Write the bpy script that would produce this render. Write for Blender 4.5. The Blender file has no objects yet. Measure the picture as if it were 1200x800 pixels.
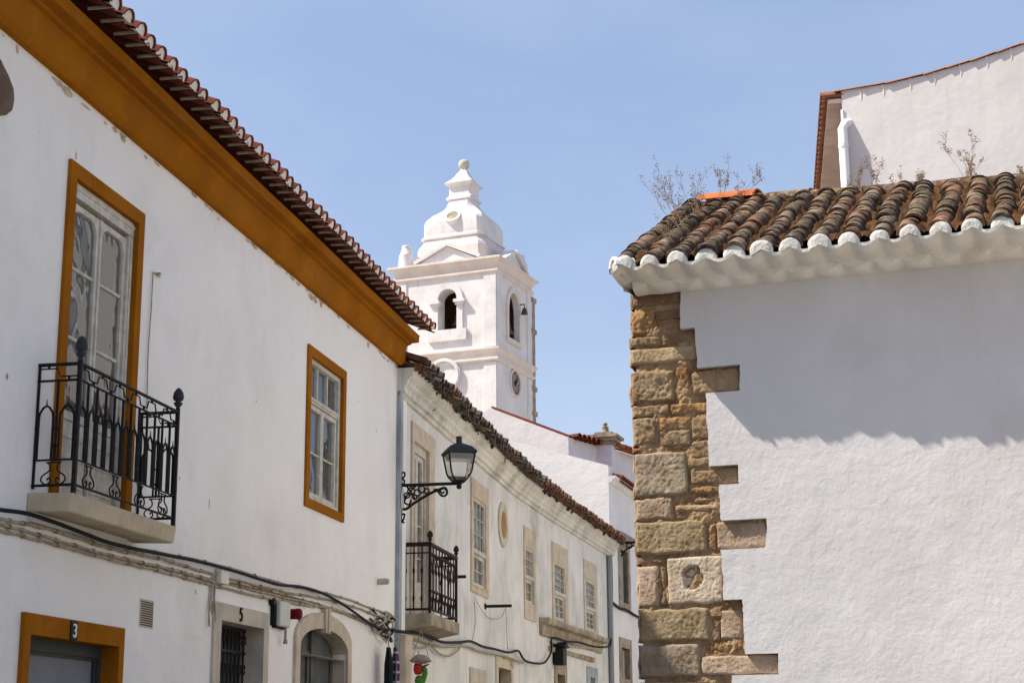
import bpy, math, random
from mathutils import Vector, noise
random.seed(7)
PI = math.pi
C = bpy.context.scene.collection
# ------------------------------------------------------------------ camera model (calibrated from the photograph)
FPX = 1940.0
UPV = Vector((-55, 7850, FPX)).normalized()          # world up seen in camera space (right, up, forward)
FW = Vector((0, 0, 1))
YC = (FW - UPV * FW.dot(UPV)).normalized()
XC = UPV.cross(YC)
if XC.x < 0: XC = -XC
EYE = Vector((0, 0, 1.6))
def to_world(v): return Vector((v.dot(XC), v.dot(YC), v.dot(UPV)))
def ray(px, py): return to_world(Vector((px - 600, 400 - py, FPX))).normalized()
def dirz(deg): return Vector((math.sin(math.radians(deg)), math.cos(math.radians(deg)), 0))
Z = Vector((0, 0, 1))
# ------------------------------------------------------------------ wall frames: s along, t outward, z up
class Path:
    def __init__(s, P, segs, flip=False, blend=0.5):
        s.P = [Vector((P[0], P[1], 0))]; s.d = []; s.n = []; s.L = [0]; s.blend = blend
        for az, ln in segs:
            d = dirz(az); n = Vector((d.y, -d.x, 0))
            if flip: n = -n
            s.d.append(d); s.n.append(n); s.P.append(s.P[-1] + d * ln); s.L.append(s.L[-1] + ln)
    def seg(s, u):
        for i in range(len(s.d) - 1):
            if u < s.L[i + 1]: return i
        return len(s.d) - 1
    def nrm(s, u):
        i = s.seg(u); n = s.n[i]
        for k in range(1, len(s.d)):
            w = (u - s.L[k]) / s.blend
            if abs(w) < 1:
                w = w * .5 + .5; n = (s.n[k - 1] * (1 - w) + s.n[k] * w).normalized()
        return n
    def pt(s, u, t, z):
        i = s.seg(u)
        return s.P[i] + s.d[i] * (u - s.L[i]) + s.nrm(u) * t + Z * z
    def pix(s, px, py, t=0):
        r = ray(px, py); best = None
        for i in range(len(s.d)):
            P = s.P[i] + s.n[i] * t; k = (P - EYE).dot(s.n[i]) / r.dot(s.n[i]); h = EYE + r * k
            u = (h - P).dot(s.d[i]) + s.L[i]
            if k > 0 and (i == 0 or u >= s.L[i]) and (i == len(s.d) - 1 or u <= s.L[i + 1]): return u, h.z
            if k > 0: best = (u, h.z)
        return best
# ------------------------------------------------------------------ mesh builder
class MB:
    def __init__(s): s.v = []; s.f = []; s.m = []; s.sm = []; s.col = []; s.c = None
    def face(s, pts, mi=0, sm=False):
        b = len(s.v); s.v += [Vector(p) for p in pts]; s.f.append(tuple(range(b, b + len(pts)))); s.m.append(mi); s.sm.append(sm); s.col.append(s.c)
    def grid(s, rows, mi=0, sm=True, close=False):
        b = len(s.v); n = len(rows[0])
        for r in rows: s.v += [Vector(p) for p in r]
        for i in range(len(rows) - 1):
            for j in range(n if close else n - 1):
                k = (j + 1) % n
                s.f.append((b + i * n + j, b + i * n + k, b + (i + 1) * n + k, b + (i + 1) * n + j)); s.m.append(mi); s.sm.append(sm); s.col.append(s.c)
    def box8(s, p, mi=0):
        b = len(s.v); s.v += [Vector(q) for q in p]
        for f in ((0, 1, 2, 3), (7, 6, 5, 4), (0, 4, 5, 1), (1, 5, 6, 2), (2, 6, 7, 3), (3, 7, 4, 0)):
            s.f.append(tuple(b + i for i in f)); s.m.append(mi); s.sm.append(False); s.col.append(s.c)
    def fb(s, F, s0, s1, t0, t1, z0, z1, mi=0):
        s.box8([F.pt(s0, t0, z0), F.pt(s1, t0, z0), F.pt(s1, t1, z0), F.pt(s0, t1, z0), F.pt(s0, t0, z1), F.pt(s1, t0, z1), F.pt(s1, t1, z1), F.pt(s0, t1, z1)], mi)
    def tube(s, pts, r, n=6, mi=0, flat=1.0, caps=True):
        pts = [Vector(p) for p in pts]; rows = []; ref = None
        for i, p in enumerate(pts):
            a = pts[max(i - 1, 0)]; c = pts[min(i + 1, len(pts) - 1)]; d = (c - a)
            if d.length < 1e-9: d = Vector((0, 0, 1))
            d.normalize()
            if ref is None: ref = d.orthogonal().normalized() if abs(d.z) < .9 else Vector((1, 0, 0))
            x = (ref - d * ref.dot(d)); 
            if x.length < 1e-6: x = d.orthogonal()
            x.normalize(); ref = x; y = d.cross(x)
            rr = r[i] if isinstance(r, (list, tuple)) else r
            rows.append([p + x * math.cos(2 * PI * k / n) * rr + y * math.sin(2 * PI * k / n) * rr * flat for k in range(n)])
        s.grid(rows, mi, n > 5, True)
        if caps: s.face(rows[0][::-1], mi); s.face(rows[-1], mi)
    def lathe(s, base, prof, n=12, mi=0, axis=Z):
        x = axis.orthogonal().normalized(); y = axis.cross(x)
        s.grid([[base + axis * z + x * math.cos(2 * PI * k / n) * r + y * math.sin(2 * PI * k / n) * r for k in range(n)] for r, z in prof], mi, True, True)
    def ring(s, F, outer, inner, tf, tb, mi=0):
        n = len(outer)
        of = [F.pt(a, tf, z) for a, z in outer]; inf = [F.pt(a, tf, z) for a, z in inner]
        ob = [F.pt(a, tb, z) for a, z in outer]; ib = [F.pt(a, tb, z) for a, z in inner]
        for i in range(n):
            j = (i + 1) % n
            s.face([of[i], of[j], inf[j], inf[i]], mi); s.face([ob[i], ob[j], of[j], of[i]], mi)
            s.face([inf[i], inf[j], ib[j], ib[i]], mi); s.face([ob[j], ob[i], ib[i], ib[j]], mi)
    def rring(s, F, o, i, tf, tb, mi=0):
        s.ring(F, [(o[0], o[2]), (o[1], o[2]), (o[1], o[3]), (o[0], o[3])], [(i[0], i[2]), (i[1], i[2]), (i[1], i[3]), (i[0], i[3])], tf, tb, mi)
    def poly(s, F, pts, t0, t1, mi=0):
        a = [F.pt(u, t1, z) for u, z in pts]; b = [F.pt(u, t0, z) for u, z in pts]
        s.face(a, mi); s.face(b[::-1], mi)
        for i in range(len(pts)):
            j = (i + 1) % len(pts); s.face([b[i], b[j], a[j], a[i]], mi)
    def sweep(s, F, prof, ss, mi=0, jit=0):
        rows = []
        for u in ss:
            rows.append([F.pt(u, t + (noise.noise(Vector((u * 2, t * 9, z))) * jit), z + noise.noise(Vector((u * 1.7, z * 5, 3))) * jit) for t, z in prof])
        s.grid(rows, mi, False, True); s.face(rows[0][::-1], mi); s.face(rows[-1], mi)
    def build(s, name, mat, parent=None, loc=None):
        me = bpy.data.meshes.new(name); o = bpy.data.objects.new(name, me); C.objects.link(o)
        if parent:
            o.parent = parent; L = Vector((0, 0, 0)); q = parent
            while q: L += q.location; q = q.parent
        else:
            L = Vector(loc) if loc is not None else Vector((0, 0, 0)); o.location = L
        me.from_pydata([v - L for v in s.v], [], s.f)
        for m in (mat if isinstance(mat, (list, tuple)) else [mat]): me.materials.append(m)
        me.polygons.foreach_set('material_index', s.m); me.polygons.foreach_set('use_smooth', s.sm)
        if any(c is not None for c in s.col):
            at = me.color_attributes.new('tone', 'FLOAT_COLOR', 'CORNER'); buf = []
            for f, c in zip(s.f, s.col): buf += list((*(c or (1, 1, 1)), 1)) * len(f)
            at.data.foreach_set('color', buf)
        me.update(); return o
def bevel(o, w=.006, seg=1):
    m = o.modifiers.new('edge', 'BEVEL'); m.width = w; m.segments = seg; m.limit_method = 'ANGLE'; m.angle_limit = .6
    return o
def tag(o, label=None, cat=None, group=None, kind=None):
    if label: o['label'] = label
    if cat: o['category'] = cat
    if group: o['group'] = group
    if kind: o['kind'] = kind
    return o
def thing(name, loc, label, cat, group=None):
    o = bpy.data.objects.new(name, None); C.objects.link(o); o.location = loc; o.empty_display_size = .2
    return tag(o, label, cat, group)
def curve(pts, n=8):
    P = [Vector(p) for p in pts]; P = [P[0] * 2 - P[1]] + P + [P[-1] * 2 - P[-2]]; out = []
    for i in range(1, len(P) - 2):
        for k in range(n):
            t = k / n; a, b, c, d = P[i - 1], P[i], P[i + 1], P[i + 2]
            out.append(.5 * ((2 * b) + (c - a) * t + (2 * a - 5 * b + 4 * c - d) * t * t + (3 * b - a - 3 * c + d) * t ** 3))
    out.append(P[-2]); return out
# ------------------------------------------------------------------ materials
def mat(name, col, rough=.8, col2=None, nscale=2, stain=None, stain_amt=0, streak=0, bumps=(), metal=0, spec=.12, attr=False, contrast=(.4, .6), spots=None, spot_th=.62, spot_scale=6):
    m = bpy.data.materials.new(name); m.use_nodes = True; nt = m.node_tree; N = nt.nodes; L = nt.links
    b = N['Principled BSDF']; b.inputs['Roughness'].default_value = rough; b.inputs['Metallic'].default_value = metal; b.inputs['Specular IOR Level'].default_value = spec
    geo = N.new('ShaderNodeNewGeometry'); pos = geo.outputs['Position']
    def nz(scale, detail=5, vec=None, rgh=.55):
        n = N.new('ShaderNodeTexNoise'); n.inputs['Scale'].default_value = scale; n.inputs['Detail'].default_value = detail; n.inputs['Roughness'].default_value = rgh
        L.new(vec or pos, n.inputs['Vector']); return n.outputs['Fac']
    def ramp(f, a, c):
        r = N.new('ShaderNodeMapRange'); r.inputs['From Min'].default_value = a; r.inputs['From Max'].default_value = c; L.new(f, r.inputs['Value']); return r.outputs['Result']
    def mix(f, a, c, mode='MIX'):
        x = N.new('ShaderNodeMix'); x.data_type = 'RGBA'; x.blend_type = mode
        if hasattr(f, 'links'): L.new(f, x.inputs[0])
        else: x.inputs[0].default_value = f
        for k, q in ((6, a), (7, c)):
            if hasattr(q, 'links'): L.new(q, x.inputs[k])
            else: x.inputs[k].default_value = (*q, 1)
        return x.outputs[2]
    cur = col
    if attr:
        a = N.new('ShaderNodeAttribute'); a.attribute_name = 'tone'; cur = a.outputs['Color']
        if col2: cur = mix(ramp(nz(nscale), *contrast), cur, col2, 'MULTIPLY')
    elif col2: cur = mix(ramp(nz(nscale), *contrast), col, col2)
    def mul(f, k):
        q = N.new('ShaderNodeMath'); q.operation = 'MULTIPLY'; L.new(f, q.inputs[0])
        if hasattr(k, 'links'): L.new(k, q.inputs[1])
        else: q.inputs[1].default_value = k
        return q.outputs[0]
    if stain and stain_amt: cur = mix(mul(ramp(nz(.9, 8, rgh=.7), .5, .75), stain_amt), cur, stain)
    if streak:
        mp = N.new('ShaderNodeMapping'); mp.inputs['Scale'].default_value = (7, 7, .35); L.new(pos, mp.inputs['Vector'])
        f = ramp(nz(1.5, 6, mp.outputs[0], .65), .52, .78)
        cur = mix(mul(mul(f, ramp(nz(.5, 3), .35, .65)), streak), cur, stain or (.2, .19, .17))
    if spots: cur = mix(ramp(nz(spot_scale, 8, rgh=.72), spot_th, spot_th + .05), cur, spots)
    if hasattr(cur, 'links'): L.new(cur, b.inputs['Base Color'])
    else: b.inputs['Base Color'].default_value = (*cur, 1)
    prev = None
    for sc, dist, det in bumps:
        bp = N.new('ShaderNodeBump'); bp.inputs['Distance'].default_value = dist; bp.inputs['Strength'].default_value = 1
        L.new(nz(sc, det, rgh=.6), bp.inputs['Height'])
        if prev: L.new(prev, bp.inputs['Normal'])
        prev = bp.outputs['Normal']
    if prev: L.new(prev, b.inputs['Normal'])
    return m
M = {}
M['plaster'] = mat('plaster_warm', (.87, .84, .80), .9, (.80, .775, .74), 1.2, (.5, .46, .42), .3, .16, bumps=((2.2, .03, 3), (14, .006, 5), (90, .0015, 3)), contrast=(.35, .7), spots=(.5, .46, .4), spot_th=.7, spot_scale=3)  # the long house's own warm off-white
M['plaster_old'] = mat('plaster_dirty', (.74, .72, .69), .92, (.60, .59, .575), 1.1, (.25, .24, .22), .6, .9, bumps=((3, .03, 4), (18, .008, 6)), contrast=(.35, .65), spots=(.34, .31, .27), spot_th=.66, spot_scale=2.5)
M['plaster_right'] = mat('plaster_rough', (.65, .63, .635), .92, (.59, .57, .57), 1.1, (.46, .42, .38), .35, .35, spots=(.34, .29, .24), spot_th=.725, spot_scale=7, bumps=((2.2, .012, 2), (9, .005, 3), (28, .0032, 5), (100, .0009, 2)), contrast=(.35, .7))
M['plaster_bounce'] = mat('plaster_bounce', (.86, .84, .80), .9, (.83, .81, .77), 1.5)  # pale plaster of the added house that bounces sunlight
M['plaster_white'] = mat('plaster_bright', (.72, .70, .70), .92, (.77, .75, .74), 1.5, (.6, .57, .53), .25, .2, bumps=((4, .012, 4), (20, .004, 5)))
M['plaster_grey'] = mat('plaster_upper', (.68, .655, .65), .92, (.62, .595, .59), .8, (.48, .44, .41), .35, .45, bumps=((1.5, .015, 3), (10, .003, 5)))
M['tower_white'] = mat('tower_limewash', (.74, .70, .705), .9, (.69, .65, .645), .7, (.38, .35, .33), .45, .8, bumps=((3, .015, 4), (16, .006, 5)))
M['tower_stain'] = mat('tower_moulding', (.72, .65, .63), .9, (.68, .57, .52), 1.5, (.5, .4, .33), .3, .2, bumps=((8, .02, 4),))
M['cap_lime'] = mat('cap_lime', (.60, .585, .56), .95, (.50, .48, .45), 12, (.3, .25, .19), .4, 0, bumps=((14, .02, 5), (50, .006, 5)))
M['cornice_old'] = mat('cornice_sooty', (.72, .69, .63), .92, (.60, .57, .52), 1.6, (.16, .15, .135), .8, .9, bumps=((6, .03, 5), (30, .008, 5)), contrast=(.35, .65), spots=(.12, .11, .10), spot_th=.64, spot_scale=1.8)
M['white_paint'] = mat('white_lime', (.80, .775, .73), .9, (.72, .68, .61), 5, (.4, .33, .24), .25, 0, bumps=((9, .012, 4), (40, .004, 4)))
M['ochre'] = mat('ochre_paint', (.34, .117, .010), .8, (.26, .085, .007), 1.8, (.42, .20, .05), .35, .45, bumps=((4, .015, 4), (40, .003, 4)), spots=(.20, .085, .02), spot_th=.68, spot_scale=5, spec=.02)
M['stone'] = mat('stone_cream', (.58, .49, .38), .88, (.48, .40, .31), 5, (.25, .19, .12), .4, .4, bumps=((10, .01, 5), (60, .003, 4)))
M['stone_pale'] = mat('stone_pale', (.56, .50, .41), .88, (.46, .41, .33), 4, (.28, .23, .17), .4, .5, bumps=((10, .008, 5), (60, .003, 4)))
M['stone_old'] = mat('stone_weathered', (.42, .35, .26), .9, (.26, .21, .16), 3, (.1, .09, .075), .6, .7, bumps=((8, .02, 6), (40, .005, 4)))
M['block'] = mat('quoin_block', (1, 1, 1), .95, (.72, .66, .58), 7, (.25, .15, .085), .6, 0, attr=True, bumps=((16, .006, 6), (60, .014, 6), (150, .006, 3)), contrast=(.38, .66), spots=(.50, .43, .33), spot_th=.62, spot_scale=30)
M['mortar'] = mat('clay_mortar', (.38, .25, .15), .95, (.24, .145, .08), 6, (.46, .35, .22), .6, 0, bumps=((18, .03, 6), (70, .008, 5)))
M['tile_red'] = mat('tile_red', (.17, .038, .022), .85, (.12, .03, .02), 4, (.1, .05, .035), .4, 0, bumps=((30, .003, 4),))
M['tile_orange'] = mat('tile_orange', (.55, .17, .06), .8, (.42, .12, .05), 5, (.2, .1, .06), .4, 0, bumps=((30, .003, 4),))
M['tile_old'] = mat('tile_old', (1, 1, 1), .95, (.46, .37, .29), 14, (.07, .045, .03), .75, 0, attr=True, bumps=((20, .02, 6), (90, .008, 5)), contrast=(.38, .58), spots=(.38, .33, .24), spot_th=.585, spot_scale=24)
M['tile_brown'] = mat('tile_brown', (.34, .15, .085), .85, (.24, .11, .07), 8, (.09, .06, .045), .5, 0, bumps=((30, .004, 4),))
M['tile_soot'] = mat('tile_soot', (1, 1, 1), .95, (.6, .58, .55), 8, (.05, .045, .04), .4, 0, attr=True, bumps=((25, .01, 5),), spots=(.3, .27, .21), spot_th=.66, spot_scale=20)
M['litter'] = mat('roof_litter', (.19, .085, .035), .95, (.12, .06, .028), 12, (.05, .045, .02), .5, 0, bumps=((30, .05, 6), (90, .02, 5)))
M['iron'] = mat('black_iron', (.008, .008, .009), .65, (.014, .012, .012), 30, metal=0, spec=.2, bumps=((120, .001, 3),))
M['iron_rust'] = mat('rusty_iron', (.014, .010, .010), .7, (.035, .018, .014), 20, spec=.2, bumps=((100, .001, 3),))
M['lead'] = mat('grey_finial', (.025, .027, .032), .6, spec=.3)
M['slab'] = mat('slab_face', (.56, .46, .33), .9, (.46, .38, .27), 4, (.33, .26, .17), .4, .5, bumps=((12, .008, 5),))
M['wood_white'] = mat('old_white_wood', (.60, .57, .50), .75, (.48, .44, .37), 14, (.2, .15, .1), .4, .3, bumps=((60, .003, 4),), spots=(.22, .17, .12), spot_th=.66, spot_scale=12)
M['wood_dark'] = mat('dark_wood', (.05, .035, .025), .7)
M['wood_tan'] = mat('tan_wood', (.30, .19, .10), .8, (.22, .13, .07), 8, bumps=((30, .004, 4),))
M['ox'] = mat('oval_shutter', (.40, .21, .08), .8, (.32, .16, .06), 8)
M['dark'] = mat('unlit_opening', (.02, .02, .02), .9)  # near-black for panels standing in unlit openings
M['grey_door'] = mat('grey_door', (.20, .215, .235), .6, (.17, .18, .2), 3)
M['door_dark'] = mat('door_dark', (.045, .05, .048), .6)
M['door_green'] = mat('old_green_door', (.10, .105, .10), .7, (.07, .075, .075), 5, bumps=((30, .002, 3),))
M['curtain'] = mat('lace', (.84, .83, .80), .95, (.72, .71, .69), 30)
M['curtain_grey'] = mat('grey_curtain', (.50, .48, .46), .95, (.36, .34, .33), 12)
M['cable_black'] = mat('cable_black', (.014, .014, .020), .7)
M['cable_tan'] = mat('cable_tan', (.43, .37, .28), .75, (.3, .25, .19), 14)
M['pipe_blue'] = mat('pipe_blue_grey', (.36, .40, .43), .7, (.27, .31, .35), 3, (.12, .1, .08), .4, .4)
M['pipe_white'] = mat('pipe_white', (.85, .85, .85), .4)
M['pipe_grey'] = mat('pipe_grey', (.25, .255, .27), .6)
M['pvc'] = mat('meter_case', (.55, .56, .50), .55)
M['red'] = mat('red_bell', (.16, .006, .008), .6)
M['ink'] = mat('black_ink', (.015, .015, .015), .6)
M['enamel'] = mat('white_enamel', (.8, .8, .78), .4)
M['ground'] = mat('cobbles', (.42, .37, .30), .85, (.33, .285, .23), 9, bumps=((12, .02, 2),))
M['pave'] = mat('limestone_paving', (.50, .44, .36), .85, (.42, .37, .30), 12, bumps=((14, .015, 2),))
M['dial'] = mat('dial_stone', (.30, .23, .20), .8, (.24, .19, .17), 4)
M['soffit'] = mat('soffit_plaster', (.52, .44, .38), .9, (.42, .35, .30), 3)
M['flaked'] = mat('flaked_plaster', (.60, .50, .38), .95, (.42, .34, .25), 14, bumps=((30, .01, 5),))
M['bell'] = mat('bronze', (.10, .085, .05), .5, metal=.6)
M['weed'] = mat('dry_stem', (.26, .18, .12), .9, (.36, .26, .17), 20)
M['moss'] = mat('moss', (.045, .042, .025), .95, (.07, .06, .035), 30)
M['plaid_dark'] = mat('cloth_dark', (.012, .018, .018), .9)
M['pepper_red'] = mat('toy_red', (.42, .03, .03), .7)
M['pepper_green'] = mat('toy_green', (.07, .20, .03), .7)
M['pepper_orange'] = mat('toy_orange', (.62, .14, .03), .5)
M['wicker'] = mat('wicker', (.35, .30, .25), .8, (.2, .17, .14), 60)
def glass(name, tint=(.85, .88, .88), gl=.06, rough=.02):
    m = bpy.data.materials.new(name); m.use_nodes = True; nt = m.node_tree; N = nt.nodes; L = nt.links
    N.remove(N['Principled BSDF']); o = N['Material Output']
    t = N.new('ShaderNodeBsdfTransparent'); t.inputs[0].default_value = (*tint, 1)
    g = N.new('ShaderNodeBsdfGlossy'); g.inputs['Roughness'].default_value = rough; g.inputs[0].default_value = (.9, .9, .9, 1)
    fr = N.new('ShaderNodeFresnel'); fr.inputs[0].default_value = 1.5
    geo = N.new('ShaderNodeNewGeometry'); nz = N.new('ShaderNodeTexNoise'); nz.inputs['Scale'].default_value = 3; L.new(geo.outputs['Position'], nz.inputs['Vector'])
    bp = N.new('ShaderNodeBump'); bp.inputs['Distance'].default_value = .01; L.new(nz.outputs['Fac'], bp.inputs['Height']); L.new(bp.outputs[0], g.inputs['Normal'])
    x = N.new('ShaderNodeMixShader'); L.new(fr.outputs[0], x.inputs[0]); L.new(t.outputs[0], x.inputs[1]); L.new(g.outputs[0], x.inputs[2])
    d = N.new('ShaderNodeBsdfDiffuse'); d.inputs[0].default_value = (.4, .42, .42, 1)
    y = N.new('ShaderNodeMixShader'); y.inputs[0].default_value = gl; L.new(x.outputs[0], y.inputs[1]); L.new(d.outputs[0], y.inputs[2]); L.new(y.outputs[0], o.inputs[0])
    return m
M['glass'] = glass('window_glass', gl=.10)
M['glass_lamp'] = glass('lantern_glass', (.95, .95, .95), .03)
M['glass_frost'] = glass('lantern_diffuser', (.5, .5, .48), .55)
# plaid cloth
def plaid():
    m = bpy.data.materials.new('plaid_cloth'); m.use_nodes = True; nt = m.node_tree; N = nt.nodes; L = nt.links; b = N['Principled BSDF']; b.inputs['Roughness'].default_value = .95
    geo = N.new('ShaderNodeNewGeometry'); sp = N.new('ShaderNodeSeparateXYZ'); L.new(geo.outputs['Position'], sp.inputs[0]); outs = []
    for ax, fr in ((2, 60), (1, 60)):
        a = N.new('ShaderNodeMath'); a.operation = 'MULTIPLY'; a.inputs[1].default_value = fr; L.new(sp.outputs[ax], a.inputs[0])
        s = N.new('ShaderNodeMath'); s.operation = 'SINE'; L.new(a.outputs[0], s.inputs[0]); g = N.new('ShaderNodeMath'); g.operation = 'GREATER_THAN'; g.inputs[1].default_value = .75; L.new(s.outputs[0], g.inputs[0]); outs.append(g.outputs[0])
    ad = N.new('ShaderNodeMath'); ad.operation = 'MAXIMUM'; L.new(outs[0], ad.inputs[0]); L.new(outs[1], ad.inputs[1])
    x = N.new('ShaderNodeMix'); x.data_type = 'RGBA'; L.new(ad.outputs[0], x.inputs[0]); x.inputs[6].default_value = (.05, .025, .06, 1); x.inputs[7].default_value = (.4, .33, .38, 1)
    L.new(x.outputs[2], b.inputs['Base Color']); return m
M['plaid'] = plaid()
# ------------------------------------------------------------------ shared building pieces
def wall_open(mb, F, s0, s1, z0, z1, ops, depth=.22, t=0, mi=0, step=None):
    S = sorted(set([s0, s1] + [v for o in ops for v in o[:2]] + [l for l in F.L if s0 < l < s1] + ([s0 + step * k for k in range(1, int((s1 - s0) / step) + 1) if s0 + step * k < s1] if step else [])))
    Zs = sorted(set([z0, z1] + [v for o in ops for v in o[2:4]]))
    for a, b in zip(S, S[1:]):
        for c, d in zip(Zs, Zs[1:]):
            m = (a + b) / 2; k = (c + d) / 2
            if any(o[0] < m < o[1] and o[2] < k < o[3] for o in ops): continue
            mb.face([F.pt(a, t, c), F.pt(b, t, c), F.pt(b, t, d), F.pt(a, t, d)], mi)
    for o in ops:
        a, b, c, d = o[:4]; q = t - (o[4] if len(o) > 4 else depth)
        mb.face([F.pt(a, t, c), F.pt(a, t, d), F.pt(a, q, d), F.pt(a, q, c)], mi); mb.face([F.pt(b, t, d), F.pt(b, t, c), F.pt(b, q, c), F.pt(b, q, d)], mi)
        mb.face([F.pt(a, t, d), F.pt(b, t, d), F.pt(b, q, d), F.pt(a, q, d)], mi); mb.face([F.pt(b, t, c), F.pt(a, t, c), F.pt(a, q, c), F.pt(b, q, c)], mi)
def spandrel(mb, F, s0, s1, zs, zt, tf, tb, mi=0, n=12, seg=False):
    c = (s0 + s1) / 2; w = (s1 - s0) / 2; h = zt - zs
    arc = [(c - w * math.cos(PI * k / n), zs + h * math.sin(PI * k / n)) for k in range(n + 1)]
    for a, b in zip(arc, arc[1:]):
        mb.face([F.pt(a[0], tf, a[1]), F.pt(b[0], tf, b[1]), F.pt(b[0], tf, zt + .001), F.pt(a[0], tf, zt + .001)], mi)
        mb.face([F.pt(a[0], tf, a[1]), F.pt(a[0], tb, a[1]), F.pt(b[0], tb, b[1]), F.pt(b[0], tf, b[1])], mi, True)
def shell(mb, F, s0, s1, depth, z0, z1, mi=0, rise=0):   # sides, back and roof slab of a mass behind a front wall
    S = [s0] + [l for l in F.L if s0 < l < s1] + [s1]
    A = [F.pt(u, 0, 0) for u in S]; nb = -F.nrm(S[0]) * depth; ne = -F.nrm(S[-1]) * depth
    a, b = A[0], A[-1]; c, d = b + ne, a + nb
    for p, q in ((a, d), (d, c), (c, b)): mb.face([p + Z * z0, q + Z * z0, q + Z * z1, p + Z * z1], mi)
    mb.face([p + Z * z1 for p in A] + [c + Z * z1, d + Z * z1], mi)
def sash(mb, F, s0, s1, z0, z1, t, fw=.05, dp=.045, cols=1, rows=1, mw=.02, zs=None):
    mb.rring(F, (s0, s1, z0, z1), (s0 + fw, s1 - fw, z0 + fw, z1 - fw), t, t - dp)
    for i in range(1, cols):
        c = s0 + fw + (s1 - s0 - 2 * fw) * i / cols; mb.fb(F, c - mw / 2, c + mw / 2, t - dp * .8, t - .004, z0 + fw, z1 - fw)
    for z in (zs if zs else [z0 + fw + (z1 - z0 - 2 * fw) * i / rows for i in range(1, rows)]):
        mb.fb(F, s0 + fw, s1 - fw, t - dp * .7, t - .007, z - mw / 2, z + mw / 2)
def pane(F, s0, s1, z0, z1, t, parent, m='glass'):
    b = MB(); b.fb(F, s0, s1, t - .004, t, z0, z1); return b.build('pane', M[m], parent)
def drape(F, s0, s1, z0, z1, t, parent, m='curtain', amp=.02, wl=.09, ph=0):
    b = MB(); n = max(10, int((s1 - s0) / wl * 8)); rows = []
    for k in range(6):
        z = z0 + (z1 - z0) * k / 5
        rows.append([F.pt(s0 + (s1 - s0) * i / n, t + amp * math.sin(2 * PI * (s0 + (s1 - s0) * i / n) / wl + ph + .5 * math.sin(k)), z) for i in range(n + 1)])
    b.grid(rows); return b.build('curtain', M[m], parent)
def tile_arc(mb, p0, axis, up, length, r0, r1, th=.014, seg=6, conv=1, mi=0, squash=1.0):
    side = axis.cross(up).normalized(); o0, o1, i0, i1 = [], [], [], []
    for k in range(seg + 1):
        a = PI * k / seg; c, s_ = math.cos(a), math.sin(a) * conv * squash
        o0.append(p0 + side * c * r0 + up * s_ * r0); o1.append(p0 + axis * length + side * c * r1 + up * s_ * r1)
        i0.append(p0 + side * c * (r0 - th) + up * s_ * (r0 - th)); i1.append(p0 + axis * length + side * c * (r1 - th) + up * s_ * (r1 - th))
    mb.grid([o0, o1], mi, True); mb.grid([i1, i0], mi, True); mb.grid([i0, o0], mi, False); mb.grid([o1, i1], mi, False)
def half_disc(mb, p, side, up, r, dp, axis, mi=0, seg=10, bulge=.0):
    f = [p + side * math.cos(PI * k / seg) * r + up * math.sin(PI * k / seg) * r for k in range(seg + 1)]
    b = [q + axis * dp for q in f]; mb.face(f, mi); mb.grid([f, b], mi, False)
    f2 = [p - up * .012 + side * r, p - up * .012 - side * r]; mb.face([f[0], f[-1], f2[1], f2[0]], mi); mb.face([f2[0], f2[1], f2[1] + axis * dp, f2[0] + axis * dp], mi)
def lathe_thing(mb, base, prof, n=10, mi=0): mb.lathe(base, prof, n, mi)
FIN = [(.0, 0), (.016, .0), (.012, .02), (.022, .035), (.03, .055), (.014, .065), (.03, .075), (.036, .1), (.03, .135), (.014, .165), (.0, .175)]
WB = 7500; SKY_STR = .14; SUN_STR = 5.0; EXPO = 0.53; SKY_DUST = 1.4; CIR = (4.6, 5.3, 7.2); HAZE = (1.8, 2.5, 4.95); HZM = .45
# ================================================================== geometry frames
W1 = Path((-math.cos(math.radians(11.1016)) * 4.952, math.sin(math.radians(11.1016)) * 4.952), [(11.1016, 40)])
S_END = 18.25
A0 = W1.pt(S_END, 0, 0)
B2 = Path(A0, [(9.8, 7.78), (12.0, 2.9), (13.3, 6.6)], blend=.8)
# ================================================================== setting
g = MB(); g.face([(-600, -600, 0), (600, -600, 0), (600, 900, 0), (-600, 900, 0)])
tag(g.build('ground', M['ground']), kind='structure')
g = MB(); g.fb(W1, -6, S_END, .0, .85, -.2, .12); g2 = g.build('pavement', M['pave']); tag(g2, kind='structure')
# ================================================================== building 1: long white house with ochre trim
b1 = thing('town_house', W1.pt(12, 0, 0), 'long white two-storey house with ochre cornice, ochre window frames and door number 3, at left', 'house')
z_c = 5.985
def px4(F, l, r, t, b, off=0):     # (left,y) (right,y) (x,top) (x,bottom) pixel samples -> s0,s1,z0,z1
    return F.pix(*l, off)[0], F.pix(*r, off)[0], F.pix(*b, off)[1], F.pix(*t, off)[1]
w1 = (9.76, 10.985, 3.20, 5.49); w1i = (9.86, 10.885, 3.20, 5.385)
w2 = (14.92, 16.18, 3.87, 5.445); w2i = (15.02, 16.08, 3.955, 5.345)
d3 = (9.50, 10.97, 0.0, 2.45); d3i = (9.59, 10.89, 0.0, 2.32)
d5 = (12.68, 13.99, 0, 2.785); d5i = (12.84, 13.86, 0, 2.645)
da = (14.72, 16.50, 0, 2.92); dai = (14.85, 16.37, 0, 2.80)
def ex(r): return (r[0] - .005, r[1] + .005, r[2] - .005 if r[2] > 0 else 0, r[3] + .005)
mb = MB()
wall_open(mb, W1, -8, S_END, 0, z_c + .3, [ex(w1i) + (.22,), ex(w2i) + (.16,), ex(d3i) + (.30,), ex(d5i) + (.35,), ex(dai) + (.40,)], step=3)
shell(mb, W1, -8, S_END, 7.5, 0, z_c + .3)
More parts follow.
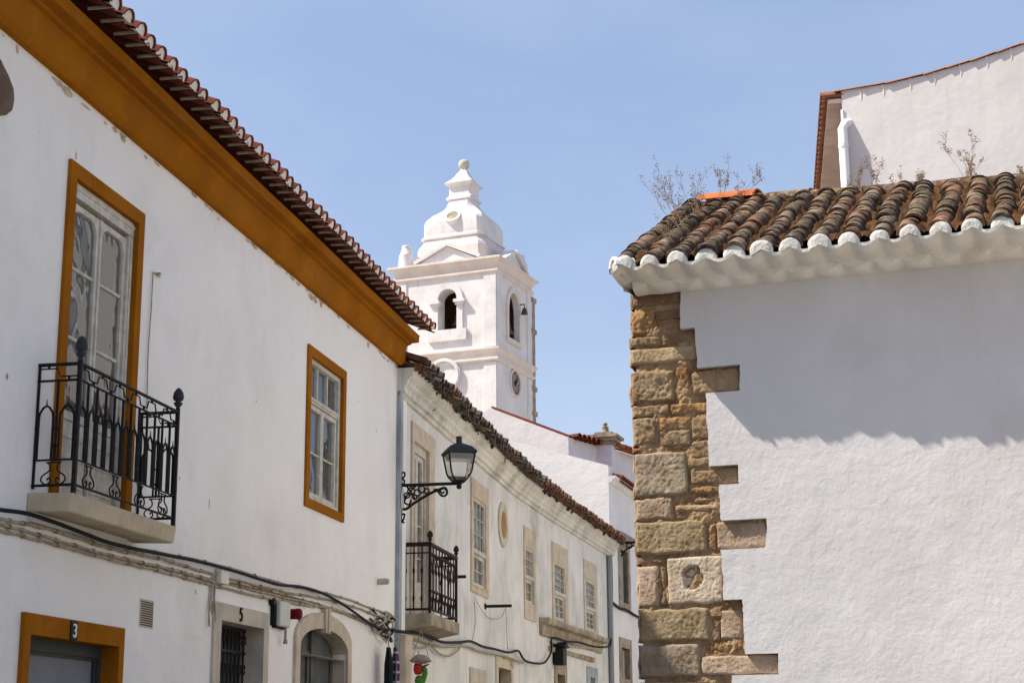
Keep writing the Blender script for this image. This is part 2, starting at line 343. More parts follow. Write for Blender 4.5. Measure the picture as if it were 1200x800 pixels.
# flaked patches under the cornice and a few knocks in the render
rf = random.Random(3)
def flake(F, s, z, w, h, mi=1, t=.0025):
    n = 11; ph = rf.uniform(0, 9); pts = [(s + w * math.cos(2 * PI * k / n) * (1 + .55 * noise.noise(Vector((k * 1.7, ph, 0)))), z + h * math.sin(2 * PI * k / n) * (1 + .55 * noise.noise(Vector((k * 1.3, ph, 4))))) for k in range(n)]
    mb.face([F.pt(a, t, b) for a, b in pts], mi)
for k in range(45):
    s = rf.uniform(8, S_END); flake(W1, s, z_c - rf.uniform(.0, .05) ** 1.0, rf.uniform(.01, .09), rf.uniform(.004, .03))
for x, y, w, h in ((20, 58, .018, .03), (89, 182, .01, .03), (81, 102, .012, .02), (147, 158, .012, .03), (340, 320, .012, .03), (441, 505, .012, .02), (8, 441, .014, .02), (229, 693, .012, .02), (245, 590, .008, .05), (120, 60, .01, .02), (300, 470, .008, .012), (210, 560, .01, .012), (420, 470, .008, .01)):
    s, z = W1.pix(x, y); flake(W1, s, z, w, h)
mb.build('wall', [M['plaster'], M['flaked']], b1)
# cornice
mb = MB()
prof = [(-.02, z_c), (.05, z_c), (.075, z_c + .02), (.10, z_c + .05), (.112, z_c + .20), (.125, z_c + .225), (.165, z_c + .235), (.175, z_c + .25), (.255, z_c + .255), (.265, z_c + .265), (.265, z_c + .32), (.275, z_c + .335), (-.02, z_c + .335)]
mb.sweep(W1, prof, [-8 + k * .75 for k in range(36)] + [S_END + .0], jit=.007); bevel(mb.build('cornice', M['ochre'], b1), .004)
# roof and eave tiles
rp = math.radians(22); ax1 = -W1.n[0] * math.cos(rp) + Z * math.sin(rp); up1 = (W1.n[0] * math.sin(rp) + Z * math.cos(rp)).normalized()
pit = .2; zt = z_c + .375; roof = MB(); caps = MB(); mort = MB()
u = -8.0; k = 0
while u < S_END - .05:
    j = random.uniform(-.008, .008); jz = random.uniform(-.006, .006)
    # channel tile (seen from below) and cover tile
    p = W1.pt(u + pit / 2 + j, .43 + random.uniform(-.012, .012), zt + .03 + jz); roof.c = None
    tile_arc(roof, p, ax1, up1, .55, .094, .088, conv=-1, squash=.30)
    p = W1.pt(u + j, .45 + random.uniform(-.014, .014), zt + .028 + jz)
    tile_arc(roof, p, ax1, up1, .42, .078, .064, squash=.9)
    tile_arc(roof, p + ax1 * .36 + up1 * .015, ax1, up1, .42, .078, .064, squash=.9)
    half_disc(roof, p + ax1 * .014, W1.d[0], up1, .062, .05, ax1, 2)
    roof.box8([W1.pt(u + j + a_, t_, z_) for z_ in (zt + .022, zt + .040) for a_, t_ in ((-.007, .26), (.007, .26), (.007, .435), (-.007, .435))], 1)
    u += pit
rb, re = W1.pt(-8, .3, zt + .1), W1.pt(S_END, .3, zt + .1); bk = -W1.n[0] * 4.2 + Z * 1.7
roof.box8([rb, re, re + bk, rb + bk, rb + Z * .05, re + Z * .05, re + bk + Z * .05, rb + bk + Z * .05])
bk2 = bk - W1.n[0] * 4.0 - Z * 1.6
roof.box8([rb + bk, re + bk, re + bk2, rb + bk2, rb + bk + Z * .05, re + bk + Z * .05, re + bk2 + Z * .05, rb + bk2 + Z * .05])
ro = roof.build('roof', [M['tile_red'], M['cable_tan'], M['white_paint']], b1)
# gable triangle on the far end
mb = MB(); e = W1.pt(S_END - .01, 0, z_c + .3)
mb.face([e, e - W1.n[0] * 4.1 + Z * 1.62, e - W1.n[0] * 7.5 + Z * .2]); mb.build('gable', M['plaster'], b1)
# ---- balcony window
win = MB(); win.ring(W1, [(w1[0], w1[2]), (w1[1], w1[2]), (w1[1], w1[3]), (w1[0], w1[3])], [(w1i[0], w1[2]), (w1i[1], w1[2]), (w1i[1], w1i[3]), (w1i[0], w1i[3])], .025, -.22)
win = bevel(win.build('balcony_window', M['ochre'], b1), .004)
fr = MB(); tS = -.035
s0, s1, z0, z1 = w1i
fr.fb(W1, s0, s1, -.10, -.012, z1 - .105, z1 - .002); fr.fb(W1, s0, s1, -.10, -.004, z1 - .05, z1 - .025)
fr.fb(W1, s1 - .075, s1 - .002, -.10, -.014, z0, z1 - .107); fr.fb(W1, s0 + .002, s0 + .05, -.10, -.014, z0, z1 - .107); fr.fb(W1, s1 - .05, s1 - .03, -.014, -.006, z0, z1 - .11)
bevel(fr.build('frame', M['wood_white'], win), .003)
mid = s0 + .05 + (s1 - s0 - .125) / 2
for a, b in ((s0 + .052, mid - .004), (mid + .004, s1 - .077)):
    lf = MB(); top = z1 - .135; fw = .038
    # leaf with rounded upper corners
    def rnd(x0, x1, y0, y1, r, n=6):
        pts = [(x0, y0), (x1, y0)]
        pts += [(x1 - r + r * math.cos(PI / 2 * k / n), y1 - r + r * math.sin(PI / 2 * k / n)) for k in range(n + 1)]
        pts += [(x0 + r - r * math.sin(PI / 2 * k / n), y1 - r + r * math.cos(PI / 2 * k / n)) for k in range(n + 1)]
        return pts
    inn = rnd(a + fw, b - fw, z0 + .62, top - .04, .10)
    n = 6; out = [(a, z0 + .62), (b, z0 + .62)] + [(b, top - .19 + .19 * min(1, 2 * k / n)) if k <= n / 2 else (b - .18 * (2 * k / n - 1), top) for k in range(n + 1)] + [(a + .18 * (1 - min(1, 2 * k / n)), top) if k <= n / 2 else (a, top - .19 * (2 * k / n - 1)) for k in range(n + 1)]
    lf.ring(W1, out, inn, tS, tS - .04)
    for zz in (z0 + 1.12, z0 + 1.60): lf.fb(W1, a + fw, b - fw, tS - .032, tS - .008, zz - .011, zz + .011)
    lf.fb(W1, a, b, tS - .04, tS - .001, z0 + .56, z0 + .62); lf.fb(W1, a, b, tS - .035, tS - .012, z0 + .04, z0 + .56)
    for zz in (.12, .30, .44): lf.fb(W1, a + .05, b - .05, tS - .012, tS - .004, z0 + zz, z0 + zz + .10)
    if b > mid + .1: lf.fb(W1, a - .008, a + .022, tS - .01, tS + .012, z0 + .04, top)
    sub = bevel(lf.build('window_leaf', M['wood_white'], win), .003)
    gb = MB(); gb.fb(W1, a + fw - .01, b - fw + .01, tS - .024, tS - .02, z0 + .62, top - .05); gb.build('pane', M['glass'], win)
drape(W1, s0 + .05, s1 - .08, z0 + 1.12, z1 - .14, tS - .05, win, 'curtain', .012, .07)
drape(W1, s0 + .05, s1 - .08, z0 + .5, z0 + 1.14, tS - .08, win, 'curtain_grey', .014, .10)
# ---- second upper window
win = MB(); win.rring(W1, w2, w2i, .022, -.16); win = bevel(win.build('window', M['ochre'], b1), .004)
s0, s1, z0, z1 = w2i; fr = MB(); fr.rring(W1, (s0, s1, z0, z1), (s0 + .05, s1 - .055, z0 + .04, z1 - .045), -.015, -.09)
zt2 = z1 - .40; fr.fb(W1, s0 + .05, s1 - .055, -.085, -.02, zt2 - .035, zt2 + .03)
fr.fb(W1, s0 + .05, s1 - .055, -.02, -.010, zt2 - .012, zt2 + .012)
for q in (1 / 3, 2 / 3): c = s0 + .05 + (s1 - s0 - .105) * q; fr.fb(W1, c - .014, c + .014, -.075, -.035, zt2 + .03, z1 - .045)
bevel(fr.build('frame', M['wood_white'], win), .003)
c = (s0 + s1) / 2
for a, b in ((s0 + .055, c - .003), (c + .003, s1 - .06)):
    lf = MB(); sash(lf, W1, a, b, z0 + .045, zt2 - .04, -.035, .045, .04, 1, 1, .018, [z0 + .48]); bevel(lf.build('casement', M['wood_white'], win), .003)
pane(W1, s0 + .05, s1 - .055, z0 + .04, z1 - .045, -.063, win)
drape(W1, s0 + .05, c - .02, z0 + .04, zt2, -.085, win, 'curtain', .010, .08); drape(W1, c + .27, s1 - .06, z0 + .04, zt2, -.085, win, 'curtain', .012, .08, 1)
drape(W1, s0 + .05, s1 - .06, zt2, z1 - .05, -.085, win, 'curtain', .008, .06); drape(W1, c - .02, c + .28, z0 + .04, zt2, -.16, win, 'curtain_grey', .02, .16)
# ---- door 3
dr = MB(); dr.ring(W1, [(d3[0], 0), (d3[1], 0), (d3[1], d3[3]), (d3[0], d3[3])], [(d3i[0], 0), (d3i[1], 0), (d3i[1], d3i[3]), (d3i[0], d3i[3])], .03, -.3); dr = bevel(dr.build('door_surround', M['ochre'], b1), .005)
s0, s1, z0, z1 = d3i; q = MB(); q.rring(W1, (s0, s1, 0.0, z1), (s0 + .03, s1 - .05, .05, z1 - .08), -.10, -.17); q.rring(W1, (s0 + .03, s1 - .05, .05, z1 - .08), (s0 + .035, s1 - .08, .1, z1 - .10), -.115, -.16); bevel(q.build('door_frame', M['door_dark'], dr), .004)
q = MB(); q.fb(W1, s0 + .02, s1 - .06, -.155, -.135, .05, z1 - .085); q.build('doorway_panel', M['grey_door'], dr)
# number glyphs as polyline tubes
def glyph(ch, F, cs, cz, h, t, r, parent, m):
    w = h * .52; P = {'3': [(-.5, .42), (-.2, .5), (.25, .5), (.45, .3), (.25, .06), (-.1, .02), (.3, -.02), (.48, -.26), (.22, -.5), (-.25, -.5), (-.5, -.36)],
                      '5': [(.45, .5), (-.32, .5), (-.4, .04), (-.05, .14), (.32, .06), (.46, -.2), (.3, -.44), (-.05, -.5), (-.45, -.4)]}[ch]
    pts = [F.pt(cs + x * w, t, cz + y * h) for x, y in P]
    if ch == '3': pts = curve(pts, 3)
    else: pts = pts[:3] + curve(pts[2:], 3)[1:]
    mb = MB(); mb.tube(pts, r, 6); return mb.build('number', M[m], parent)
c, z = W1.pix(85.7, 738.5, .03); q = MB(); q.fb(W1, c - .048, c + .048, .03, .04, z - .062, z + .062); q = bevel(q.build('number_plate', M['ink'], dr), .003)
glyph('3', W1, c, z, .075, .042, .0075, q, 'enamel')
# ---- vent grille
v = (11.265, 11.5, 2.50, 2.675); v = (v[0], v[1], 2.485, 2.685); q = MB(); q.fb(W1, v[0], v[1], .0, .006, v[2], v[3]); q = q.build('vent_grille', M['stone_pale'], b1)
q2 = MB()
for k in range(11): zz = v[2] + .012 + k * (v[3] - v[2] - .02) / 11; q2.fb(W1, v[0] + .012, v[1] - .012, .006, .009, zz, zz + .008)
q2.build('louvre', M['wood_dark'], q)
# ---- doorway 5
dr = MB(); dr.ring(W1, [(d5[0], 0), (d5[1], 0), (d5[1], d5[3]), (d5[0], d5[3])], [(d5i[0], 0), (d5i[1], 0), (d5i[1], d5i[3]), (d5i[0], d5i[3])], .022, -.35); dr = bevel(dr.build('doorway', M['stone_pale'], b1), .006)
c, z = W1.pix(283, 719, .03); glyph('5', W1, c, z - .005, .10, .026, .010, dr, 'ink')
q = MB(); s0, s1, z0, z1 = d5i
for k in range(11):
    c = s0 + .04 + k * (s1 - s0 - .08) / 10; q.tube([W1.pt(c, -.15, .05), W1.pt(c, -.15, z1 - .02)], .009, 5)
    for zz in (z1 - .10, z1 - .35, z1 - .6): q.tube([W1.pt(c + .045 * math.cos(x * PI / 4), -.145, zz + .045 * math.sin(x * PI / 4)) for x in range(9)], .006, 4)
for zz in (.1, 1.2, z1 - .22, z1 - .03): q.fb(W1, s0, s1, -.16, -.14, zz, zz + .02)
q.build('iron_gate', M['iron'], dr)
q = MB(); q.fb(W1, s0, s1, -.22, -.19, 0, z1); q.build('doorway_panel', M['door_dark'], dr)  # dark panel stands for the darkness behind the gate
# ---- arched doorway with keystone
def arch_pts(s0, s1, zs, rise, n=14): return [(s0, 0), (s1, 0)] + [((s0 + s1) / 2 + (s1 - s0) / 2 * math.cos(PI * k / n), zs + rise * math.sin(PI * k / n)) for k in range(n + 1)]
dr = MB(); inn = arch_pts(dai[0], dai[1], 2.56, .20); dr.ring(W1, arch_pts(da[0], da[1], 2.64, .27), inn, .03, -.0)
spandrel(dr, W1, dai[0], dai[1], 2.56, 2.76, -.001, -.4, n=14)
dr.ring(W1, [(dai[0] - .02, 0), (dai[1] + .02, 0), (dai[1] + .02, 2.5), (dai[0] - .02, 2.5)], [(dai[0] + .002, .002), (dai[1] - .002, .002), (dai[1] - .002, 2.498), (dai[0] + .002, 2.498)], -.01, -.4)
dr = dr.build('arched_doorway', M['stone'], b1)
c = (da[0] + da[1]) / 2
q = MB(); q.poly(W1, [(c - .07, 2.72), (c + .07, 2.72), (c + .085, 2.95), (c - .085, 2.95)], .0, .055); q.poly(W1, [(c - .025, 2.715), (c + .025, 2.715), (c + .03, 2.955), (c - .03, 2.955)], .05, .07); bevel(q.build('keystone', M['stone'], dr), .004)
q = MB(); s0, s1 = dai[0], dai[1]; q.fb(W1, s0, s1, -.20, -.14, 0, 2.8)
for a, b in ((s0 + .04, c - .03), (c + .03, s1 - .04)):
    q.rring(W1, (a, b, 2.1, 2.55), (a + .07, b - .07, 2.17, 2.50), -.12, -.14); q.rring(W1, (a, b, .1, 2.02), (a + .07, b - .07, .2, 1.95), -.12, -.14)
q.fb(W1, c - .025, c + .025, -.14, -.105, 0, 2.8); q.fb(W1, s0, s1, -.14, -.10, 2.03, 2.09); bevel(q.build('double_door', M['door_green'], dr), .004)
# ---- wall hardware parts
q = MB(); a, z = W1.pix(180, 320, .01); zb = 4.05; pts = [W1.pt(a + .12, .012, z), W1.pt(a - .02, .014, z)] + [W1.pt(a - .03 + .01 * math.sin(k), .014, z - (z - zb) * k / 8) for k in range(1, 9)]
q.tube(pts, .005, 5); q.tube([W1.pt(a + .06, 0, z + .01), W1.pt(a + .06, .04, z + .01)], .012, 6); q.build('wall_wire', M['cable_tan'], b1)
a, z = W1.pix(448, 681, .05); q = MB(); q.tube([W1.pt(a, 0, z), W1.pt(a + .0, .11, z)], .035, 10); q.tube([W1.pt(a, .10, z), W1.pt(a, .125, z)], .025, 10); q.build('pipe_stub', M['stone_pale'], b1)
a, z = W1.pix(320, 704.5, .03); q = MB(); q.tube([W1.pt(a, 0, z), W1.pt(a, .05, z)], .035, 10); q.build('camera_dot', M['ink'], b1)  # small black wall camera, a proud stub with no hole cut
# ---- exposed stone high on the wall at the picture edge
a, z = W1.pix(0, 105, .02); q = MB(); N = 22; rows = []
zz0, zz1 = W1.pix(3, 152, .02)[1], W1.pix(3, 60, .02)[1]; hh = (zz1 - zz0) / 2; cz = (zz1 + zz0) / 2; wr = W1.pix(19, 105, .02)[0] - a; cc = a - .35
for r in range(9):
    f = 1 - r / 8; rows.append([W1.pt(cc + (wr + .35) * f * math.cos(2 * PI * k / N) * (1 + .10 * noise.noise(Vector((k * .9, 5, 0)))), .012 + .06 * (1 - f ** 4) + .012 * noise.noise(Vector((k * .5, r, 2))), cz + hh * f * math.sin(2 * PI * k / N) * (1 + .12 * noise.noise(Vector((k * .7, 1, 0))))) for k in range(N)])
q.c = (.20, .15, .12); q.grid(rows, 0, True, True); q.build('bare_stone', M['block'], b1)

# ================================================================== iron balcony (part of the house)
def railing(F, s0, s1, t1, zb, zm, zu, zr, nh, parent, side_n=2, key=True, lyres=4):
    """three panels: left return, front, right return"""
    o = MB()
    panels = [(lambda a, z: F.pt(s0, a, z), t1, side_n, 1), (lambda a, z: F.pt(s0 + a, t1, z), s1 - s0, nh, lyres), (lambda a, z: F.pt(s1, a, z), t1, side_n, 1)]
    for P, W, n, ly in panels:
        for z, r in ((zb, .009), (zm, .007), (zu, .008), (zr, .012)): o.tube([P(0, z), P(W, z)], r, 6)
        sp = W / n; hz = zu - (zu - zm) * .37
        for i in range(n):
            c = sp * (i + .5); hw = sp * .34
            o.tube([P(c - hw, zm), P(c - hw, hz - .05), P(c - hw * .9, hz - .02), P(c - hw * .45, hz + .015), P(c, hz + .028), P(c + hw * .45, hz + .015), P(c + hw * .9, hz - .02), P(c + hw, hz - .05), P(c + hw, zm)], .0078, 5)
            o.tube([P(c, hz + .025), P(c, hz + .07)], [.006, .002], 5)
            if i: o.tube([P(sp * i, zm), P(sp * i, zu)], .0095, 5)
            for q in (.28, .62): o.tube([P(c - hw - sp * .17, zm + (hz - zm) * q), P(c - hw + .004, zm + (hz - zm) * q)], .008, 5); o.tube([P(c + hw - .004, zm + (hz - zm) * q), P(c + hw + sp * .17, zm + (hz - zm) * q)], .008, 5)
        # meander band
        kn = max(2, round(W / .135)); ks = W / kn; h0, h1 = zu + (zr - zu) * .25, zu + (zr - zu) * .75; pts = []
        for i in range(kn):
            a = ks * i; pts += [P(a + ks * .08, h0 if i % 2 else h1), P(a + ks * .92, h0 if i % 2 else h1)]
            zz = zu if i % 2 else zr; o.tube([P(a + ks * .5, zz), P(a + ks * .5, h0 if i % 2 else h1)], .009, 5)
        o.tube(pts, .0055, 5)
        kk = max(1, ly)
        for i in range(kk):
            c = W * (i + .5) / kk; hb = zm - zb; w = min(.085, W * .36)
            for sg in (-1, 1):
                o.tube(curve([P(c + sg * w * .55, zm - hb * .1), P(c + sg * w * .35, zm - hb * .16), P(c + sg * w * .3, zm - hb * .42), P(c + sg * w * .85, zm - hb * .62), P(c + sg * w * .95, zm - hb * .82), P(c + sg * w * .55, zm - hb * .97), P(c + sg * w * .2, zm - hb * .85), P(c + sg * w * .3, zm - hb * .70), P(c + sg * w * .5, zm - hb * .78)], 3), .0055, 5)
            o.tube([P(c - w * .6, zm - hb * .1), P(c + w * .6, zm - hb * .1)], .005, 5)
    ro = o.build('railing', M['iron'], parent)
    for a in (s0, s1):
        q = MB(); q.fb(F, a - .013, a + .013, t1 - .013, t1 + .013, zb - .06, zr + .02); q.build('post', M['iron'], parent)
        q = MB(); q.lathe(F.pt(a, t1, zr + .015), [(r * 1.15, h * .95) for r, h in FIN], 10); q.build('finial', M['lead'] if a == s1 or True else M['iron'], parent)
        q = MB(); q.fb(F, a - .007, a + .007, .003, .017, zb - .02, zr); q.build('wall_post', M['iron'], parent)
sl = MB(); bs0, bs1, bt = 9.48, 11.14, .31
sl.box8([W1.pt(bs0, 0, 3.065), W1.pt(bs1, 0, 3.065), W1.pt(bs1, bt - .02, 3.055), W1.pt(bs0, bt - .02, 3.055), W1.pt(bs0, 0, 3.185), W1.pt(bs1, 0, 3.185), W1.pt(bs1, bt, 3.175), W1.pt(bs0, bt, 3.175)])
bal = bevel(sl.build('balcony', M['slab'], b1), .008)
q = MB(); q.sweep(W1, [(0, 3.005), (.03, 3.01), (.045, 3.03), (.05, 3.07), (0, 3.07)], [bs0 + .02, bs1 - .25]); q.build('bracket_moulding', M['plaster_old'], bal)
railing(W1, bs0 + .05, bs1 - .01, .285, 3.235, 3.395, 3.905, 4.01, 12, bal, 2)
# pilaster pipe at the far corner
q = MB(); sp0, zA = B2.pix(464, 455, .06); sp1 = B2.pix(474, 455, .06)[0]
q.fb(B2, .0, sp1, .0, .05, 0, B2.pix(469, 455, .06)[1]); PIPE_END = sp1
bevel(q.build('downpipe_casing', M['pipe_blue'], b1), .006)
# ================================================================== cable runs on building 1 (things fixed along the walls)
def run(F, pts, t, r, m, name, label, cat, group=None, n=6, wob=.0, clips=0):
    P = []
    for i, (x, y) in enumerate(pts):
        s, z = F.pix(x, y, t); P.append(F.pt(s, t + random.uniform(-wob, wob), z))
    c = curve(P, n); mb = MB(); mb.tube(c, r, 7)
    o = mb.build(name, M[m], None, c[0]); tag(o, label, cat, group)
    return o
main = [(-60, 588), (0, 597), (30, 601), (60, 610), (100, 625), (130, 636), (170, 645), (220, 654.5), (253, 662.5), (286, 672), (324, 684), (352, 687), (374, 693), (396, 704), (412.6, 715), (423.6, 723), (440, 734), (459, 738)]
run(W1, main, .07, .0135, 'cable_black', 'power_cable', 'thick black cable sagging along the white house under its balcony', 'cable')
sb = MB(); root = None
band = [((-40, 602), (0, 608), (60, 620), (130, 642), (190, 655), (250, 672), (330, 692), (400, 706), (462, 728)), ((-40, 610), (0, 614), (60, 630), (130, 651), (190, 664), (250, 679), (330, 699), (400, 716), (462, 738)),
        ((-40, 617), (0, 621), (60, 636), (130, 655), (190, 669), (250, 685), (330, 704), (390, 714), (440, 733)), ((110, 646), (170, 660), (220, 672), (252, 682)), ((150, 640), (250, 660), (340, 686), (400, 699), (462, 722)),
        ((255, 675), (270, 682), (330, 696), (390, 712), (430, 728))]
for bi, ps in enumerate(band):
    P = [W1.pt(W1.pix(x, y, .02)[0], .018 + .008 * math.sin(i * 2 + bi), W1.pix(x, y, .02)[1]) for i, (x, y) in enumerate(ps)]
    c = curve(P, 10); sb.tube([p + Z * .003 * math.sin(k * 1.3 + bi) for k, p in enumerate(c)], .011 if bi != 5 else .009, 6, 0 if bi != 5 else 1)
    for k in range(3, len(c) - 1, 3):
        sb.tube([c[k] + W1.n[0] * .0 - W1.d[0] * .012, c[k] + W1.d[0] * .012], .017, 6, 1 if (k // 3 + bi) % 2 else 0)
tag(sb.build('cable_bundle', [M['cable_tan'], M['wood_tan']], None, W1.pt(12, .02, 2.9)), 'bundle of painted beige cables clipped in rows across the white house wall', 'cables')
sb = MB()
for k, (x, y0, y1) in enumerate(((247.5, 676, 734), (250, 672, 720), (253, 670, 728))):
    sb.tube([W1.pt(W1.pix(x, y0, .02)[0] + .02 * math.sin(j + k), .02, W1.pix(x, y0 + (y1 - y0) * j / 6, .02)[1]) for j in range(7)], .009, 5)
tag(sb.build('drop_cables', M['cable_tan'], None, W1.pt(12.5, .02, 2.6)), 'short tan cables dropping beside the doorway numbered 5', 'cables')
# tangled loops at the corner
sb = MB(); base = W1.pt(17.9, .08, 2.92)
for k in range(9):
    ph = random.uniform(0, 6); P = []
    for j in range(8):
        a = ph + j * .8; P.append(W1.pt(17.3 + .11 * j + .08 * math.sin(a), .04 + .03 * math.sin(a * 1.7 + k), 2.93 + .09 * math.cos(a + k) - .02 * (k - 4)))
    sb.tube(curve(P, 4), .009 if k % 3 else .014, 5, k % 2)
tag(sb.build('cable_tangle', [M['cable_tan'], M['cable_black']], None, base), 'tangle of looping cables at the house corner beneath the street lamp', 'cables')
# boxes
def boxthing(F, x0, y0, x1, y1, d, m, name, label, cat):
    a, zt = F.pix(x0, y0, d / 2); b, _ = F.pix(x1, y0, d / 2); zb = F.pix(x0, y1, d / 2)[1]
    mb = MB(); mb.fb(F, a, b, 0, d, zb, zt); o = mb.build(name, M[m], None, F.pt((a + b) / 2, 0, zb)); bevel(o, .012, 2); tag(o, label, cat); return o, a, b, zb, zt
o, *_ = boxthing(W1, 256, 665, 265.5, 683, .06, 'white_paint', 'junction_box', 'small white junction box on the cables above doorway 5', 'box')
a, zt_ = W1.pix(331, 703, .09); b = W1.pix(343, 705, .09)[0]; zb_ = W1.pix(337, 734, .09)[1]
met = thing('meter_box', W1.pt(a, 0, zb_), 'pale green-grey meter case with dark sides left of the arched doorway', 'meter')
q = MB(); q.fb(W1, a, b, .0, .075, zb_, zt_); bevel(q.build('case', M['pvc'], met), .015, 2)
q = MB(); q.fb(W1, a - .012, b + .012, .0, .04, zb_ - .015, zt_ - .02); q.fb(W1, a - .06, a - .04, 0, .045, zb_ + .0, zt_ - .01); bevel(q.build('back_plate', M['cable_black'], met), .005)
q = MB(); q.tube([W1.pt(b - .06, .05, zb_), W1.pt(b - .06, .05, zb_ - .12)], .012, 6); q.tube([W1.pt(b - .06, .05, zb_ - .11), W1.pt(b - .06, .05, zb_ - .145)], .02, 6); q.build('conduit', M['cable_tan'], met)
a, z = W1.pix(347, 719, .08); q = MB(); R_ = .05
q.tube([W1.pt(a, .08, z), W1.pt(a, .085, z), W1.pt(a, .115, z), W1.pt(a, .13, z), W1.pt(a, .135, z)], [R_ * .9, R_, R_, R_ * .8, R_ * .4], 14); q.tube([W1.pt(a, 0, z), W1.pt(a, .085, z)], R_ * .95, 14)
tag(q.build('alarm_bell', M['red'], None, W1.pt(a, 0, z)), 'dark red alarm bell above the arched doorway', 'alarm')
# ================================================================== wall lantern
P0, zA = B2.pix(469, 568, .03)
LS = P0
lamp = thing('street_lamp', B2.pt(LS, .03, zA), 'black wrought-iron wall lantern on a long scrolled bracket', 'street lamp')
def LP(t, z, ds=0): return B2.pt(LS + ds, t, z)
def lpx(x, y):     # a point in the bracket's own vertical plane (perpendicular to the wall)
    n = B2.n[0]; d = B2.d[0]; P = B2.pt(LS, 0, 0); r = ray(x, y); k = (P - EYE).dot(d) / r.dot(d); h = EYE + r * k
    return (h - P).dot(n), h.z
def T(pts): return [LP(*lpx(*p)) for p in pts]
br = MB()
t1, z1 = lpx(541, 566.0); zB = z1
br.tube([LP(.01, zB), LP(t1, zB)], .019, 8)
br.tube(curve(T([(469, 596), (476, 596), (484, 590), (497, 582), (508, 576), (521, 571)]), 4), .017, 7)
br.tube(T([(470, 554), (470, 612)]), .014, 6)
for pts in ([(470, 566), (476, 569), (482, 577), (486, 584)], [(472, 585), (479, 578), (486, 570), (490, 568)], [(476, 583), (474, 588), (479, 591), (482, 585)], [(470, 554), (474, 553.5), (474, 558), (471, 560), (474, 563), (473, 567)], [(470, 603), (474, 602), (473, 608), (471, 611), (474, 612)], [(508, 574), (512, 573), (514, 577), (520, 581), (524, 578), (523, 572), (518, 571.5), (516, 575), (519, 577.5), (521, 575)]):
    br.tube(curve(T(pts), 5), .011, 6)
for cx, cy, rr in ((482, 575, 4.2), (489, 577, 3.6), (494, 573, 4.0), (500, 575, 3), (477, 580, 3.0), (519, 576.5, 4.6), (486, 582, 2.6)):
    br.tube(T([(cx + rr * math.cos(k * PI / 6), cy + rr * math.sin(k * PI / 6)) for k in range(13)]), .010, 6)
br.build('bracket', M['iron'], lamp)
a, zc = lpx(469, 585); q = MB()
q.grid([[LP(.058 + .02 * math.cos(f * PI / 2), zc + .13 * math.sin(k * PI / 10) * math.sin(f * PI / 2 + .0), .075 * math.cos(k * PI / 10) * math.sin(f * PI / 2)) for k in range(20)] for f in (0, .3, .6, .85, 1)], 0, True, True); q.build('back_plate', M['pvc'], lamp)
cx, _ = lpx(538, 540); cen = B2.pt(LS, cx, 0)
zb0 = lpx(538, 564)[1]; zr0 = lpx(538, 531.5)[1]; zr1 = lpx(538, 521)[1]; zt0 = lpx(538, 512)[1]
s_ = B2.n[0]; d_ = B2.d[0]; rot = math.radians(25)
def sq(h, z, k): a = rot + PI / 4 + k * PI / 2; return cen + (s_ * math.cos(a) + d_ * math.sin(a)) * h * 1.414 + Z * z
hb, ht = .055, .155
q = MB()
for k in range(4):
    q.tube(curve([sq(hb, zb0, k), sq(hb + .055, zb0 + .08, k), sq(ht - .02, zb0 + .2, k), sq(ht, zr0, k)], 5), .0105, 6)
    q.tube([sq(ht, zr0, k), sq(ht, zr0, k + 1)], .012, 6); q.tube([sq(hb, zb0, k), sq(hb, zb0, k + 1)], .012, 6)
q.lathe(cen + Z * (zb0 - .09), [(0, 0), (.022, .01), (.034, .03), (.022, .055), (.034, .075), (.05, .09), (.075, .10), (0, .104)], 12)
q.build('frame', M['iron'], lamp)
q = MB(); rr = [[sq(h, z, k) for k in range(4)] for h, z in ((ht + .018, zr0 - .004), (ht + .022, zr0 + .015), (ht - .03, zr1 - .03), (.06, zr1 + .005), (.038, zr1 + .012))]
q.grid(rr, 0, False, True); q.lathe(cen + Z * (zr1 + .0), [(.036, 0), (.034, .03), (.034, zt0 - zr1), (.04, zt0 - zr1 + .006), (0, zt0 - zr1 + .012)], 14)
q.face([sq(ht + .016, zr0 - .002, k) for k in range(4)]); bevel(q.build('lantern_roof', M['lead'], lamp), .004)
q = MB(); q.grid([[sq(h, z, k) for k in range(4)] for h, z in ((hb - .004, zb0 + .01), (hb + .05, zb0 + .08), (ht - .026, zb0 + .2), (ht - .008, zr0 - .004))], 0, False, True); q.build('lantern_glass', M['glass_lamp'], lamp)
q = MB(); q.grid([[sq(h, z, k) for k in range(4)] for h, z in ((ht - .035, zr0 - .075), (ht - .016, zr0 - .01))], 0, False, True); q.face([sq(ht - .035, zr0 - .075, k) for k in range(4)]); q.build('reflector', M['glass_frost'], lamp)
# ================================================================== building 2
LB = B2.L[-1]
b2 = thing('old_town_house', B2.pt(7, 0, 0), 'long weathered whitewashed house with sooty tiled eave, curving away down the street behind the lantern', 'house')
zc2 = 5.62
def rectpx(lt, rt, bt, t=0):
    s0, z1 = B2.pix(*lt, t); s1, _ = B2.pix(*rt, t); _, z0 = B2.pix(*bt, t); return s0, s1, z0, (z1 + B2.pix(*rt, t)[1]) / 2
wA = rectpx((478, 489), (508, 513), (490, 719)); wA = (wA[0] + .15, wA[1], 3.0, 5.46)
wB = rectpx((551, 560), (571, 572), (550, 684)); wC = rectpx((613, 614), (626.5, 624.5), (614, 724)); wD = rectpx((646, 635), (664, 642.5), (649, 728)); wE = rectpx((683, 654.5), (698.5, 662), (686.5, 740))
gF = rectpx((580, 767), (600, 771), (580, 800)); gF = (gF[0], gF[1], 0, gF[3]); gG = rectpx((649, 776), (663, 777), (649, 800)); gG = (gG[0], gG[1], 0, gG[3])
